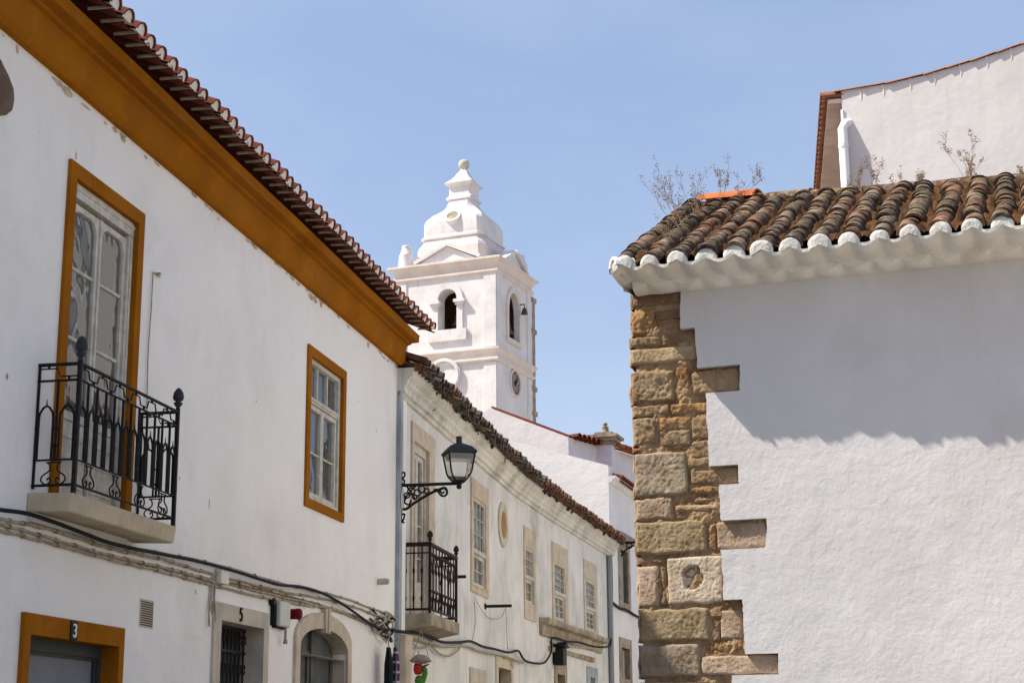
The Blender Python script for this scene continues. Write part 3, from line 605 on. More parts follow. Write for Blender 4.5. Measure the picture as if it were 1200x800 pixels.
gH = rectpx((549.7, 781), (568, 785), (550, 800)); gH = (gH[0], gH[1], .6, gH[3]); gI = rectpx((687, 779.5), (699, 783), (687, 800)); gI = (gI[0], gI[1], .5, gI[3])
def ins(r, l, rr, b, t): return (r[0] + l, r[1] - rr, r[2] + b, r[3] - t)
iA = ins(wA, .12, .33, 0, .22); iB = ins(wB, .15, .22, .02, .26); iC = ins(wC, .12, .18, .28, .34); iD = ins(wD, .19, .26, .06, .34); iE = ins(wE, .20, .26, .06, .38)
iF = ins(gF, .18, .2, 0, .18); iG = ins(gG, .2, .2, 0, .2); iH = ins(gH, .16, .2, .15, .2); iI = ins(gI, .3, .3, .2, .2)
mb = MB(); wall_open(mb, B2, 0, LB, 0, zc2 + .1, [(x[0] - .004, x[1] + .004, max(0, x[2] - .004), x[3] + .004, .2) for x in (iA, iB, iC, iD, iE, iF, iG, iH, iI)], step=.5); shell(mb, B2, 0, LB, 5, 0, zc2 + .1); mb.build('wall', M['plaster_old'], b2)
SS = [k * LB / 50 for k in range(51)]
mb = MB(); mb.sweep(B2, [(-.02, zc2), (.04, zc2), (.045, zc2 + .05), (.08, zc2 + .06), (.085, zc2 + .12), (.12, zc2 + .15), (.13, zc2 + .19), (.19, zc2 + .23), (.195, zc2 + .29), (.22, zc2 + .30), (.22, zc2 + .33), (-.02, zc2 + .33)], SS, jit=.008)
mb.build('cornice', M['cornice_old'], b2)
mb = MB(); mb.fb(B2, PIPE_END + .01, PIPE_END + .24, 0, .035, 0, zc2); bevel(mb.build('pilaster', M['plaster'], b2), .005)
# tiles of the eave, irregular and sooty
rp = math.radians(20); roof = MB(); u = .03; ze = zc2 + .335
while u < LB:
    n = B2.nrm(u); ax = -n * math.cos(rp) + Z * math.sin(rp) + B2.d[0] * random.uniform(-.06, .06); ax.normalize(); up = (n * math.sin(rp) + Z * math.cos(rp)).normalized()
    f = random.uniform(.6, 1.25); red = random.random() < .12 or u < .35 or u > 9
    col = (.20 * f, .10 * f, .075 * f) if red else (.13 * f, .11 * f, .09 * f)
    roof.c = col; dz = .012 * noise.noise(Vector((u * 1.3, 0, 0))) + random.uniform(-.012, .012); out = random.uniform(-.03, .03)
    tile_arc(roof, B2.pt(u + .095, .31 + out, ze - .01 + dz), ax, up, .5, .088, .08, conv=-1, squash=.6, th=.018)
    f = random.uniform(.55, 1.2); roof.c = (.17 * f, .14 * f, .115 * f) if not red else (.22 * f, .11 * f, .08 * f)
    p = B2.pt(u, .34 + random.uniform(-.035, .035), ze + .03 + dz)
    tile_arc(roof, p, ax, up, .4, .072, .06, th=.016); tile_arc(roof, p + ax * .33 + up * .012, ax, up, .4, .072, .06, th=.016)
    if random.random() < .8: roof.fb(B2, u - .03, u + .03, .20, .27 + random.uniform(0, .04), ze - .04, ze + .05)
    u += .16
roof.c = (.2, .12, .09)
for a, b in zip(SS, SS[1:]):
    p, q = B2.pt(a, .1, ze + .12), B2.pt(b, .1, ze + .12); n = B2.nrm(a); m_ = B2.nrm(b)
    roof.face([p, q, q - m_ * 5.1 + Z * 1.85, p - n * 5.1 + Z * 1.85]); roof.face([q, p, p - n * 5.1 + Z * 1.80, q - m_ * 5.1 + Z * 1.80])
roof.build('roof', M['tile_soot'], b2)
q = MB()
for k in range(60):
    u = random.uniform(1.2, 5.2) if k < 34 else random.uniform(7.5, LB); p = B2.pt(u, random.uniform(.18, .3), ze - random.uniform(.01, .07)); r = random.uniform(.015, .05)
    q.lathe(p, [(0, -r), (r * .8, -r * .4), (r, .2 * r), (r * .5, r), (0, r * 1.1)], 5)
tag(q.build('moss', M['moss'], b2), kind='stuff')
# windows
def surround(nm, o, i, m, t=.025, sill=0, dn=0):
    q = MB(); q.rring(B2, o, i, t, -.2)
    if dn: q.fb(B2, o[0], o[1], 0, t - .004, o[2] - dn, o[2] - .001)
    return bevel(q.build(nm, M[m], b2), .006)
def muntin_window(w, i, cols, rows, split, tr=.008):
    s0, s1, z0, z1 = i; zm = z0 + (z1 - z0) * split
    q = MB(); sash(q, B2, s0, s1, zm, z1, tr, .045, .04, cols, rows, .014); q.fb(B2, s0, s1, tr - .04, tr + .012, zm - .02, zm + .045); bevel(q.build('upper_sash', M['wood_white'], w), .003)
    q = MB(); sash(q, B2, s0, s1, z0, zm - .02, tr - .02, .05, .04, max(2, cols - 1), max(1, rows - 1), .014); bevel(q.build('lower_sash', M['wood_white'], w), .003)
    pane(B2, s0 + .04, s1 - .04, z0 + .04, z1 - .04, tr - .045, w); drape(B2, s0 + .03, s1 - .03, z0 + (z1 - z0) * .0, z1 - .03, tr - .10, w, 'curtain_grey', .012, .14)
wa = surround('balcony_window', (wA[0], wA[1], 3.0, wA[3]), (iA[0], iA[1], 3.001, iA[3]), 'stone')
s0, s1, z0, z1 = iA
q = MB(); mid = (s0 + s1) / 2; q.rring(B2, (s0, s1, z0, z1), (s0 + .045, s1 - .045, z0 + .03, z1 - .10), -.02, -.08); bevel(q.build('frame', M['wood_white'], wa), .003)
for a, b in ((s0 + .05, mid - .003), (mid + .003, s1 - .05)):
    q = MB(); sash(q, B2, a, b, z0 + .03, z1 - .105, -.045, .06, .04, 1, 5, .02); q.fb(B2, a + .03, b - .03, -.075, -.055, z0 + .05, z0 + .6); bevel(q.build('window_leaf', M['wood_white'], wa), .003)
pane(B2, s0 + .05, s1 - .05, z0 + .5, z1 - .12, -.07, wa)
q = MB(); q.fb(B2, s0, s1, -.2, -.19, z0, z1); q.build('room_dark_sheet', M['wood_dark'], wa)  # dark sheet in place of the room's own darkness
w = surround('window', wB, iB, 'stone', dn=.09); muntin_window(w, iB, 3, 3, .38)
w = surround('window', wC, iC, 'stone', .02); muntin_window(w, iC, 3, 3, .45)
w = surround('window', wD, iD, 'stone', .02); muntin_window(w, iD, 3, 4, .45)
w = surround('window', wE, iE, 'stone', .02); muntin_window(w, iE, 3, 4, .42)
for nm, o, i, m, dm in (('shop_doorway', gF, iF, 'stone', 'wood_dark'), ('small_doorway', gG, iG, 'stone_old', 'wood_tan'), ('low_window', gH, iH, 'stone_pale', 'dark'), ('low_window', gI, iI, 'pipe_blue', 'grey_door')):  # first low window: near-black leaf stands for its unlit opening
    w = surround(nm, o, i, m); q = MB(); q.fb(B2, i[0], i[1], -.2, -.15, i[2], i[3]); 
    q.fb(B2, (i[0] + i[1]) / 2 - .02, (i[0] + i[1]) / 2 + .02, -.15, -.13, i[2], i[3]); q.build('leaf', M[dm], w)
# oval blind window
c, z = B2.pix(590, 614, .02); hs = .36; hz = .37; n = 28
c0 = B2.pix(584.6, 614, .02)[0]; c1 = B2.pix(595.6, 616, .02)[0]; hs = (c1 - c0) / 2; zt_ = B2.pix(590, 588, .02)[1]; zb_ = B2.pix(590, 641, .02)[1]; hz = (zt_ - zb_) / 2; z = (zt_ + zb_) / 2; c = (c0 + c1) / 2
q = MB(); q.ring(B2, [(c + hs * math.cos(2 * PI * k / n), z + hz * math.sin(2 * PI * k / n)) for k in range(n)], [(c + hs * .58 * math.cos(2 * PI * k / n), z + hz * .6 * math.sin(2 * PI * k / n)) for k in range(n)], .025, 0)
w = q.build('oval_window', M['stone_pale'], b2)
q = MB(); q.poly(B2, [(c + hs * .58 * math.cos(2 * PI * k / n), z + hz * .6 * math.sin(2 * PI * k / n)) for k in range(n)], 0, .012); q.build('opening_infill', M['ox'], w)
# stone ledge under the two far windows
a = B2.pix(638.5, 728, .1)[0]; b = B2.pix(709, 752, .1)[0]; zl = wD[2] - .02
q = MB(); q.sweep(B2, [(0, zl - .30), (.04, zl - .28), (.06, zl - .12), (.16, zl - .09), (.18, zl - .05), (.18, zl), (0, zl)], [a + (b - a) * k / 16 for k in range(17)], jit=.02)
q.build('stone_ledge', M['stone_old'], b2)
q = MB(); q.sweep(B2, [(0, zl - .52), (.05, zl - .52), (.07, zl - .44), (0, zl - .42)], [a + .8, a + 1.6, a + 2.6, b - .9], jit=.03); q.build('lower_moulding', M['stone_old'], b2)
# grey pipe at the end
a = B2.pix(715, 700, .06)[0]; q = MB(); q.tube([B2.pt(a, .06, 0), B2.pt(a, .06, zc2)], .055, 10); q.build('downpipe', M['pipe_grey'], b2)
# iron rods
def rod(x0, x1, y, nm, lab):
    s, z = B2.pix(x0, y, 0); q = MB(); ln = (x1 - x0) / 93. * (20 + s) / 20.
    q.tube([B2.pt(s, -.02, z), B2.pt(s, ln, z)], .022, 8); q.tube([B2.pt(s, 0, z), B2.pt(s, .02, z)], .045, 8); q.build(nm, M['iron_rust'], b2)
rod(533, 545, 675.5, 'iron_rod', ''); rod(568, 597, 710, 'flag_rod', '')
# balcony 2
t2 = .29
s0, _ = B2.pix(504, 640, t2); s1, zr = B2.pix(534.6, 655, t2); zb = B2.pix(506, 719, t2)[1]
q = MB(); zsl = zb; q.box8([B2.pt(s0 - .04, 0, zsl - .2), B2.pt(s1 + .06, 0, zsl - .2), B2.pt(s1 + .06, t2 + .03, zsl - .14), B2.pt(s0 - .04, t2 + .03, zsl - .14), B2.pt(s0 - .04, 0, zsl), B2.pt(s1 + .06, 0, zsl), B2.pt(s1 + .06, t2 + .03, zsl), B2.pt(s0 - .04, t2 + .03, zsl)])
bal = bevel(q.build('balcony', M['stone_old'], b2), .008)
q = MB(); zr = B2.pix(504, 637, t2)[1]
pan = [(lambda a, z: B2.pt(s0, a, z), t2, 3), (lambda a, z: B2.pt(s0 + a, t2, z), s1 - s0, 9), (lambda a, z: B2.pt(s1, a, z), t2, 3)]
for P, W, n in pan:
    for z, r in ((zb + .05, .014), (zr - .10, .009), (zr - .0, .026)): q.tube([P(0, z), P(W, z)], r, 6)
    for i in range(n + 1):
        c = W * i / n; q.tube([P(c, zb + .05), P(c, zr)], .009, 5)
        for f in (.22, .62):
            zz = zb + (zr - zb) * f; q.lathe(P(c, zz), [(.008, -.04), (.015, -.015), (.016, .01), (.008, .04)], 6)
        if i < n and n > 5:
            m_ = c + W / n / 2
            for zz in (zb + .16, zr - .22): q.tube(curve([P(m_ + .02, zz - .10), P(m_ + .04, zz - .03), P(m_, zz + .02), P(m_ - .04, zz + .06), P(m_ - .01, zz + .12), P(m_ + .03, zz + .09)], 3), .006, 4)
q.build('railing', M['iron_rust'], bal)
for a in (s0, s1):
    q = MB(); q.tube([B2.pt(a, t2, zb - .1), B2.pt(a, t2, zr + .02)], .018, 6); q.build('post', M['iron'], bal)
    q = MB(); q.lathe(B2.pt(a, t2, zr + .02), [(r, h * .8) for r, h in FIN], 8); q.build('finial', M['iron_rust'], bal)
# street cable on building 2
run(B2, [(459, 738), (474, 740), (492, 742), (506, 747), (520, 752), (540, 752), (552, 751), (566, 757), (580, 760), (596, 764), (607, 762), (613, 771), (619, 775), (632, 777), (640, 774), (646, 762), (646, 749), (652, 747), (664, 751), (679, 752), (696, 757), (712, 757), (716, 750), (717.5, 704), (717, 665), (716.5, 650)], .07, .018, 'cable_black', 'street_cable', 'thick dark cable draped along the weathered house and up its far corner', 'cable', n=5)
sb = MB()
for ps, r in ((((474, 745), (500, 752), (520, 757), (545, 756), (560, 762), (590, 768), (612, 776)), .018), (((480, 749), (488, 758), (500, 757), (508, 748)), .012), (((505, 757), (514, 765), (526, 768), (535, 762), (540, 754)), .013), (((552, 752), (556, 730), (555, 705)), .006), (((555, 700), (570, 722), (585, 724), (592, 712)), .006), (((592, 712), (593, 740), (594, 760)), .006),
              (((646, 752), (660, 755), (680, 758), (705, 760)), .02), (((590, 770), (597, 772), (600, 782)), .01)):
    sb.tube(curve([B2.pt(B2.pix(x, y, .04)[0], .05, B2.pix(x, y, .04)[1]) for x, y in ps], 5), r, 5)
tag(sb.build('loose_wires', M['cable_tan'], None, B2.pt(4, .04, 2.8)), 'loose thin wires hanging in loops below the weathered house balcony', 'wires')
a, z = B2.pix(652.5, 768, .05); q = MB()
q.fb(B2, a - .16, a + .16, .02, .2, z - .16, z + .14); q.poly(B2, [(a - .2, z + .14), (a + .2, z + .14), (a, z + .24)], .02, .24); tag(bevel(q.build('doorway_lantern', M['iron'], None, B2.pt(a, 0, z)), .01), 'small black lamp box above the narrow doorway under the stone ledge', 'lamp')
# corner shop items
q = MB(); a, z = B2.pix(459, 739, .1); zz = B2.pix(462, 760, .1)[1]
q.poly(B2, [(.03, z), (.40, z), (.36, z - .15), (.2, 1.0), (.2, 0), (.03, 0)], .03, .12); q.build('corner_jamb', M['stone'], b2)
def cloth(s0, s1, z1, z0, t, m, name, label, cat):
    q = MB(); rows = []; n = 16
    for k in range(9):
        z = z1 + (z0 - z1) * k / 8; wd = (.55 + .45 * min(1, k / 2.5))
        rows.append([B2.pt((s0 + s1) / 2 + (s1 - s0) / 2 * wd * math.cos(2 * PI * i / n), t + (.035 + .02 * k / 8) * math.sin(2 * PI * i / n) * (1 + .3 * math.sin(i * 2.1)), z + .01 * math.sin(i)) for i in range(n)])
    q.grid(rows, 0, True, True); q.face(rows[0]); q.face(rows[-1][::-1])
    q.tube([B2.pt((s0 + s1) / 2, t, z1 + .0), B2.pt((s0 + s1) / 2, t, z1 + .06), B2.pt((s0 + s1) / 2, t + .03, z1 + .09)], .004, 4)
    tag(q.build(name, m, None, B2.pt((s0 + s1) / 2, t, z0)), label, cat)
zc = B2.pix(460, 757, .1)[1]
def clothn(F, x0, x1, y, t, m, name, label, cat):
    s = F.pix((x0 + x1) / 2, y, t)
    # garments hang broadside to the street, square to the wall
    P = F.pt(s[0], t, 0); n = F.n[0]; d = F.d[0]; hw = (x1 - x0) / 93 / 2; q = MB(); rows = []; N = 18
    for k in range(10):
        z = s[1] - .75 * k / 9; wd = (.35 + .65 * min(1, k / 2.2))
        rows.append([P + n * (hw * wd * math.cos(2 * PI * i / N)) + d * ((.05 + .02 * math.sin(i * 1.7 + k * .3)) * math.sin(2 * PI * i / N)) + Z * z for i in range(N)])
    q.grid(rows, 0, True, True); q.face(rows[0]); q.face(rows[-1][::-1]); q.tube([P + Z * (s[1] - .01), P + Z * (s[1] + .07), P + n * .03 + Z * (s[1] + .10)], .004, 4)
    tag(q.build(name, M[m], None, P + Z * (s[1] - .75)), label, cat)
clothn(W1, 451, 460, 758, .14, 'plaid_dark', 'hanging_jacket', 'black garment hanging at the corner below the cable tangle', 'clothing')
clothn(B2, 459, 468, 758, .17, 'plaid', 'hanging_shirt', 'purple checked shirt hanging beside the black garment', 'clothing')
s, z = B2.pix(493, 772, .3); P = B2.pt(s, .3, z); q = MB()
q.lathe(P, [(.0, .05), (.05, .05), (.10, .02), (.13, -.02), (.11, -.03), (.05, -.05), (0, -.055)], 12)
for k in (-.09, .09): q.tube([P + B2.n[0] * k + Z * .03, B2.pt(s, .3, z + .33)], .004, 4)
tag(q.build('hanging_basket', M['wicker'], None, P), 'shallow wicker basket hung on strings under the rusty balcony', 'basket')
s, z = B2.pix(490, 784, .27); P = B2.pt(s, .27, z); pr = thing('hanging_ornament', P, 'bright red, green and orange ornament hanging below the wicker basket', 'ornament')
q = MB(); q.lathe(P, [(0, .08), (.02, .085), (.05, .05), (.055, .0), (.04, -.05), (0, -.06)], 12); q.build('red_fruit', M['pepper_red'], pr)
q = MB(); q.lathe(P + B2.n[0] * .02 - Z * .12, [(0, .06), (.04, .05), (.06, 0), (.045, -.05), (0, -.06)], 10); q.tube(curve([P + B2.n[0] * .05 - Z * .14, P + B2.n[0] * .08 - Z * .04, P + B2.n[0] * .07 + Z * .03, P + B2.n[0] * .13 + Z * .06], 4), [.03] * 8 + [.02, .015, .012, .008, .004], 6); q.build('green_leaf', M['pepper_green'], pr)
q = MB(); q.lathe(P - Z * .24 + B2.n[0] * .03, [(0, .07), (.06, .06), (.085, 0), (.06, -.07), (0, -.08)], 12); q.build('orange_fruit', M['pepper_orange'], pr)
q = MB(); q.lathe(P + Z * .09, [(0, .03), (.04, .02), (.05, 0), (.02, -.012), (0, -.01)], 8); q.tube([P + Z * .11, P + Z * .2], .004, 4); q.build('black_cap', M['ink'], pr)
# ================================================================== building 3: sunlit white gable house beyond
Pend = B2.pt(LB, 0, 0)
D0 = Pend + B2.n[2] * (-.12) + B2.d[2] * .02
D3 = Path(D0, [(15.5, 14)])
def hitplane(px, py, P, n): r = ray(px, py); return EYE + r * ((P - EYE).dot(n) / r.dot(n))
s3, z3 = D3.pix(713, 557)
D3 = Path(D3.pt(s3, 0, 0), [(15.5, 14)])
G3 = Path(D3.P[0], [(15.5 - 88, 12)], flip=True)          # left (gable) side, runs away from the corner to the left
b3 = thing('gable_house', D3.P[0], 'sunlit white house with a red-tiled sloping edge standing past the weathered house', 'house')
def gp(F, pts): return [F.pix(x, y) for x, y in pts]
z3 = D3.pix(713, 557)[1]
vl = gp(G3, [(713, 545), (665, 532), (579, 511)])
wI = [D3.pix(725.5, 642.5)[0], D3.pix(734.5, 646)[0], D3.pix(726, 704)[1], D3.pix(726, 643)[1]]; wJ = [D3.pix(727, 757)[0], D3.pix(736.6, 759)[0], D3.pix(727, 794)[1], D3.pix(727, 758)[1]]
mb = MB(); wall_open(mb, D3, 0, 10, 0, z3, [tuple(wI) + (.25,), tuple(wJ) + (.25,)])
k = (vl[2][1] - vl[0][1]) / (vl[2][0] - vl[0][0]); ridge = (9.0, vl[0][1] + k * 9.0)
mb.face([G3.pt(0, 0, 0), G3.pt(0, 0, vl[0][1]), G3.pt(ridge[0], 0, ridge[1]), G3.pt(ridge[0], 0, 0)])
back = D3.d[0] * 10
mb.face([G3.pt(0, 0, 0) + back, G3.pt(0, 0, vl[0][1] - .2) + back, G3.pt(ridge[0], 0, ridge[1] - .2) + back, G3.pt(ridge[0], 0, 0) + back]); mb.face([G3.pt(9, 0, 0), G3.pt(9, 0, ridge[1] - .1), G3.pt(9, 0, ridge[1] - .2) + back, G3.pt(9, 0, 0) + back])
# parapet thickness of the gable wall
mb.poly(G3, [(0, z3 - .3), (0, vl[0][1]), (ridge[0], ridge[1]), (ridge[0], ridge[1] - .6)], -.35, -.003)
mb.build('wall', M['plaster_white'], b3)
roof = MB(); k2 = k
rp = math.atan(k); axr = (G3.d[0] * math.cos(rp) + Z * math.sin(rp)); upr = (-G3.d[0] * math.sin(rp) + Z * math.cos(rp)); off = .35
u = .45
while u < 10:
    f = random.uniform(.8, 1.15)
    p = D3.pt(u, .22, z3 - .02)
    for j in range(3): tile_arc(roof, p + axr * j * .36 + upr * .012 * j, axr, upr, .42, .09, .075)
    tile_arc(roof, D3.pt(u + .1, .19, z3 - .03), axr, upr, .5, .09, .08, conv=-1, squash=.6); u += .2
roof.face([D3.pt(.36, .1, z3 + .03), D3.pt(10, .1, z3 + .03), D3.pt(10, .1, z3 + .03) + axr * 9, D3.pt(.36, .1, z3 + .03) + axr * 9]); roof.face([D3.pt(.36, .1, z3 + .0), D3.pt(10, .1, z3 + .0), D3.pt(10, .1, z3 + .0) + axr * 9, D3.pt(.36, .1, z3) + axr * 9])
roof.build('roof', M['tile_red'], b3)
mb = MB(); mb.sweep(D3, [(-.02, z3 - .16), (.04, z3 - .15), (.10, z3 - .07), (.16, z3 - .05), (.16, z3), (-.02, z3)], [.0, 10]); mb.build('cornice', M['plaster_white'], b3)
for nm, w in (('window', wI), ('low_window', wJ)):
    q = MB(); o = (w[0] - .16, w[1] + .22, w[2] - .2, w[3] + .22); q.rring(D3, o, tuple(w), .03, -.1); q = bevel(q.build(nm, M['stone_old'], b3), .006)
    r = MB(); sash(r, D3, w[0], w[1], w[2], w[3], -.15, .07, .05, 2, 3); r.build('frame', M['wood_dark'], q); pane(D3, w[0], w[1], w[2], w[3], -.2, q)
    r = MB(); r.fb(D3, w[0], w[1], -.3, -.25, w[2], w[3]); r.build('opening_infill', M['dark'], q)  # near-black panel behind the glass imitates an unlit interior
    if nm == 'window': r = MB(); r.fb(D3, o[0] - .1, o[1] + .2, 0, .12, o[3], o[3] + .14); r.build('lintel', M['stone_old'], q)
# distant bracket lamp
s, z = D3.pix(727, 636, 0); q = MB(); q.tube([D3.pt(s, 0, z), D3.pt(s, .75, z + .02)], .025, 6); q.tube(curve([D3.pt(s, 0, z - .3), D3.pt(s, .2, z - .1), D3.pt(s, .5, z - .05)], 4), .02, 6)
for c in (.2, .4, .6): q.tube([D3.pt(s, c + .07 * math.cos(a * PI / 4), z - .07 + .06 * math.sin(a * PI / 4)) for a in range(9)], .014, 5)
q.lathe(D3.pt(s, .75, z - .28), [(0, 0), (.05, .02), (.12, .22), (.15, .25), (.04, .33), (0, .34)], 6)
tag(q.build('wall_lamp', M['iron'], None, D3.pt(s, 0, z)), 'small distant black bracket lamp on the sunlit gable house facade', 'street lamp')
run(D3, [(718, 706), (726, 712), (734, 714), (745, 721), (760, 728)], .05, .03, 'cable_black', 'facade_cable', 'dark cable crossing the gable house between its two windows', 'cable', n=4)
# ================================================================== annex (church side building) above it
c4 = G3.pt(1.5, -7, 0); F4 = Path((c4.x, c4.y), [(15.5 - 88, 30)], flip=True)
s4, z4 = F4.pix(666, 512); F4 = Path(F4.pt(s4, 0, 0), [(-72.5, 20)], flip=True)
b4 = thing('church_annex', F4.P[0], 'bright white annex wall with a thin red tile edge rising toward the bell tower', 'building')
ap = gp(F4, [(666, 512), (575, 478), (560, 487)]); R4 = Path(F4.P[0], [(34, 12)])
mb = MB(); k = (ap[2][1] - ap[1][1]) / (ap[2][0] - ap[1][0])
outl = [(0, 0), (0, ap[0][1]), (ap[1][0], ap[1][1]), (ap[1][0] + 4, ap[1][1] + 4 * k), (ap[1][0] + 4, 0)]
mb.poly(F4, outl, -.3, 0)
r4 = gp(R4, [(666, 512), (699, 521)]); hR = 12
mb.face([R4.pt(0, 0, 0), R4.pt(r4[1][0], 0, 0), R4.pt(r4[1][0], 0, r4[1][1]), R4.pt(0, 0, r4[0][1])])
bk = -F4.n[0] * 6
mb.face([R4.pt(r4[1][0], 0, 0), R4.pt(r4[1][0], 0, r4[1][1]), F4.pt(ap[1][0] + 4, 0, ap[1][1] + 4 * k) + bk, F4.pt(ap[1][0] + 4, 0, 0) + bk])
mb.face([F4.pt(0, -.3, ap[0][1] - .1), R4.pt(r4[1][0], 0, r4[1][1]), F4.pt(ap[1][0], -.3, ap[1][1] - .1) + bk, F4.pt(ap[1][0], -.3, ap[1][1] - .1)])
mb.face([F4.pt(ap[1][0] + 4, -.3, ap[1][1] + 4 * k - .1), F4.pt(ap[1][0] + 4, 0, ap[1][1] + 4 * k) + bk, F4.pt(ap[1][0], -.3, ap[1][1] - .1) + bk, F4.pt(ap[1][0], -.3, ap[1][1] - .1)])
mb.build('wall', M['plaster_white'], b4)
q = MB()
n4 = 26
for i in range(n4):
    f0, f1 = i / n4, (i + 1.1) / n4; a = (ap[1][0] * (1 - f0), ap[1][1] + (ap[0][1] - ap[1][1]) * f0); b = (ap[1][0] * (1 - f1), ap[1][1] + (ap[0][1] - ap[1][1]) * f1)
    p0, p1 = F4.pt(a[0], -.1, a[1] + .02), F4.pt(b[0], -.1, b[1] + .0); axx = (p1 - p0); l = axx.length; axx.normalize(); tile_arc(q, p0, axx, axx.cross(F4.n[0]).normalized() * (1 if axx.cross(F4.n[0]).z > 0 else -1), l, .085, .10, squash=.7)
u = .25
while u < r4[1][0]:
    z = r4[0][1] + (r4[1][1] - r4[0][1]) * u / r4[1][0]; tile_arc(q, R4.pt(u, .22, z + .02), -R4.n[0], Z, .6, .11, .1); tile_arc(q, R4.pt(u + .12, .16, z + .03), -R4.n[0], Z, .5, .11, .1, conv=-1, squash=.6); u += .24
q.build('tile_edge', M['tile_red'], b4)
# pier with ball finial
pc = hitplane(707, 545, R4.pt(r4[1][0], 0, 0), F4.n[0]); 
def frame_at(P, az, flip=False): return Path((P.x, P.y), [(az, 30)], flip=flip)
FP = frame_at(pc, 107.5)  # d pointing right
FP = Path((pc.x, pc.y), [(107.5, 30)]); 
if FP.n[0].y > 0: FP.n[0] = -FP.n[0]
a, _ = FP.pix(698, 540); b, _ = FP.pix(717, 540); zt_ = FP.pix(707, 521)[1]; dpt = (b - a) * 1.0
q = MB(); pier = thing('corner_pier', FP.pt((a + b) / 2, 0, 0), 'white corner pier with stone cap and ball finial beside the annex', 'pier')
q.fb(FP, a, b, -dpt, 0, 0, zt_); q.build('shaft', M['tower_white'], pier)
zc_ = zt_; w_ = b - a; q = MB()
for e, z0, z1 in ((.05, 0, .10), (.12, .10, .19), (.2, .19, .27), (.02, .27, .36)): q.fb(FP, a - e, b + e, -dpt - e, e, zc_ + z0, zc_ + z1)
q.build('cap', M['stone_old'], pier)
cc = FP.pt((a + b) / 2, -dpt / 2, zc_ + .36); ztop = FP.pix(711, 492.5)[1] - zc_ - .36; sc = ztop / 1.0
q = MB(); q.lathe(cc, [(.38 * sc, 0), (.38 * sc, .06 * sc), (.33 * sc, .10 * sc), (.30 * sc, .5 * sc), (.34 * sc, .54 * sc), (.2 * sc, .6 * sc), (.14 * sc, .64 * sc), (.2 * sc, .72 * sc), (.24 * sc, .82 * sc), (.17 * sc, .94 * sc), (0, 1.0 * sc)], 16); q.build('ball_finial', M['stone_old'], pier)
# wall right of the pier with a tile edge
FQ = Path(FP.pt(b, 0, 0), [(30, 20)]); s0, z0 = FQ.pix(727, 529); q = MB()
wing = thing('side_wing', FQ.P[0], 'pinkish shaded wing wall with short red tile eave, right of the ball-topped pier', 'building')
q.face([FQ.pt(0, -.01, 0), FQ.pt(8, -.01, 0), FQ.pt(8, -.01, z0), FQ.pt(0, -.01, z0)]); q.face([FQ.pt(0, -4, 0), FQ.pt(8, -4, 0), FQ.pt(8, -4, z0 + 1), FQ.pt(0, -4, z0 + 1)]); q.face([FQ.pt(8, 0, 0), FQ.pt(8, -4, 0), FQ.pt(8, -4, z0 + 1), FQ.pt(8, 0, z0)]); q.face([FQ.pt(0, -.01, z0), FQ.pt(8, -.01, z0), FQ.pt(8, -4, z0 + 1), FQ.pt(0, -4, z0 + 1)]); q.build('wall', M['tower_white'], wing)
q = MB(); u = s0 - .1
while u < 8: tile_arc(q, FQ.pt(u, .25, z0 + .03), -FQ.n[0] * .95 + Z * .3, Z, .6, .12, .1); tile_arc(q, FQ.pt(u + .13, .2, z0 + .02), -FQ.n[0] * .95 + Z * .3, Z, .5, .12, .1, conv=-1, squash=.5); u += .26
q.build('tile_eave', M['tile_orange'], wing)
# ================================================================== bell tower
r = ray(582, 460); r = r / math.hypot(r.x, r.y); TC = EYE + r * 75; TC.z = 0
AZF = 21.8
TR = Path(TC, [(AZF, 40)])                                # right face, going away
TFb = Path(TC, [(AZF - 90, 40)], flip=True)               # front face, going left from the corner
Wd = TFb.pix(463, 330)[0]
TFo = TFb.pt(Wd, 0, 0); TF = Path(TFo, [(AZF + 90, 40)])
if TF.n[0].dot(TFb.n[0]) < 0: TF.n[0] = -TF.n[0]
WR = Wd * .86
cen = TC + TFb.d[0] * Wd / 2 + TR.d[0] * WR / 2
tx, ty = -TFb.d[0], TR.d[0]
def zt(y, x=582): return TR.pix(x, y)[1] if False else TFb.pix(x, y)[1]
tw = thing('bell_tower', cen, 'tall white baroque church bell tower with domed lantern top and ball finial', 'tower')
zTop = zt(302)
def tpx(x, y): s, z = TFb.pix(x, y); return Wd - s, z
oa = [tpx(514, 360)[0], tpx(536, 360)[0], tpx(525, 386.5)[1], tpx(525, 339)[1]]
rs = [TR.pix(595, 360)[0], TR.pix(607, 360)[0], TR.pix(600, 398)[1], TR.pix(600, 343)[1]]
mb = MB()
wall_open(mb, TF, 0, Wd, 0, zTop, [tuple(oa) + (.7,)]); wall_open(mb, TR, 0, WR, 0, zTop, [tuple(rs) + (.22,)])
hw = (oa[1] - oa[0]) / 2; spandrel(mb, TF, oa[0], oa[1], oa[3] - hw, oa[3], .001, -.7)
hw2 = (rs[1] - rs[0]) / 2; spandrel(mb, TR, rs[0], rs[1], rs[3] - hw2 * 1.5, rs[3], .001, -.22)
A_, B_, C_, D_ = TF.pt(0, 0, 0), TF.pt(0, 0, 0) + ty * WR, TC + ty * WR, TC
for p, q_ in ((A_, B_), (B_, C_)): mb.face([p, q_, q_ + Z * zTop, p + Z * zTop])
mb.face([A_ + Z * zTop, B_ + Z * zTop, C_ + Z * zTop, D_ + Z * zTop])
zf = zt(405); mb.face([A_ + Z * zf, B_ + Z * zf, C_ + Z * zf, D_ + Z * zf])
mb.build('walls', M['tower_white'], tw)
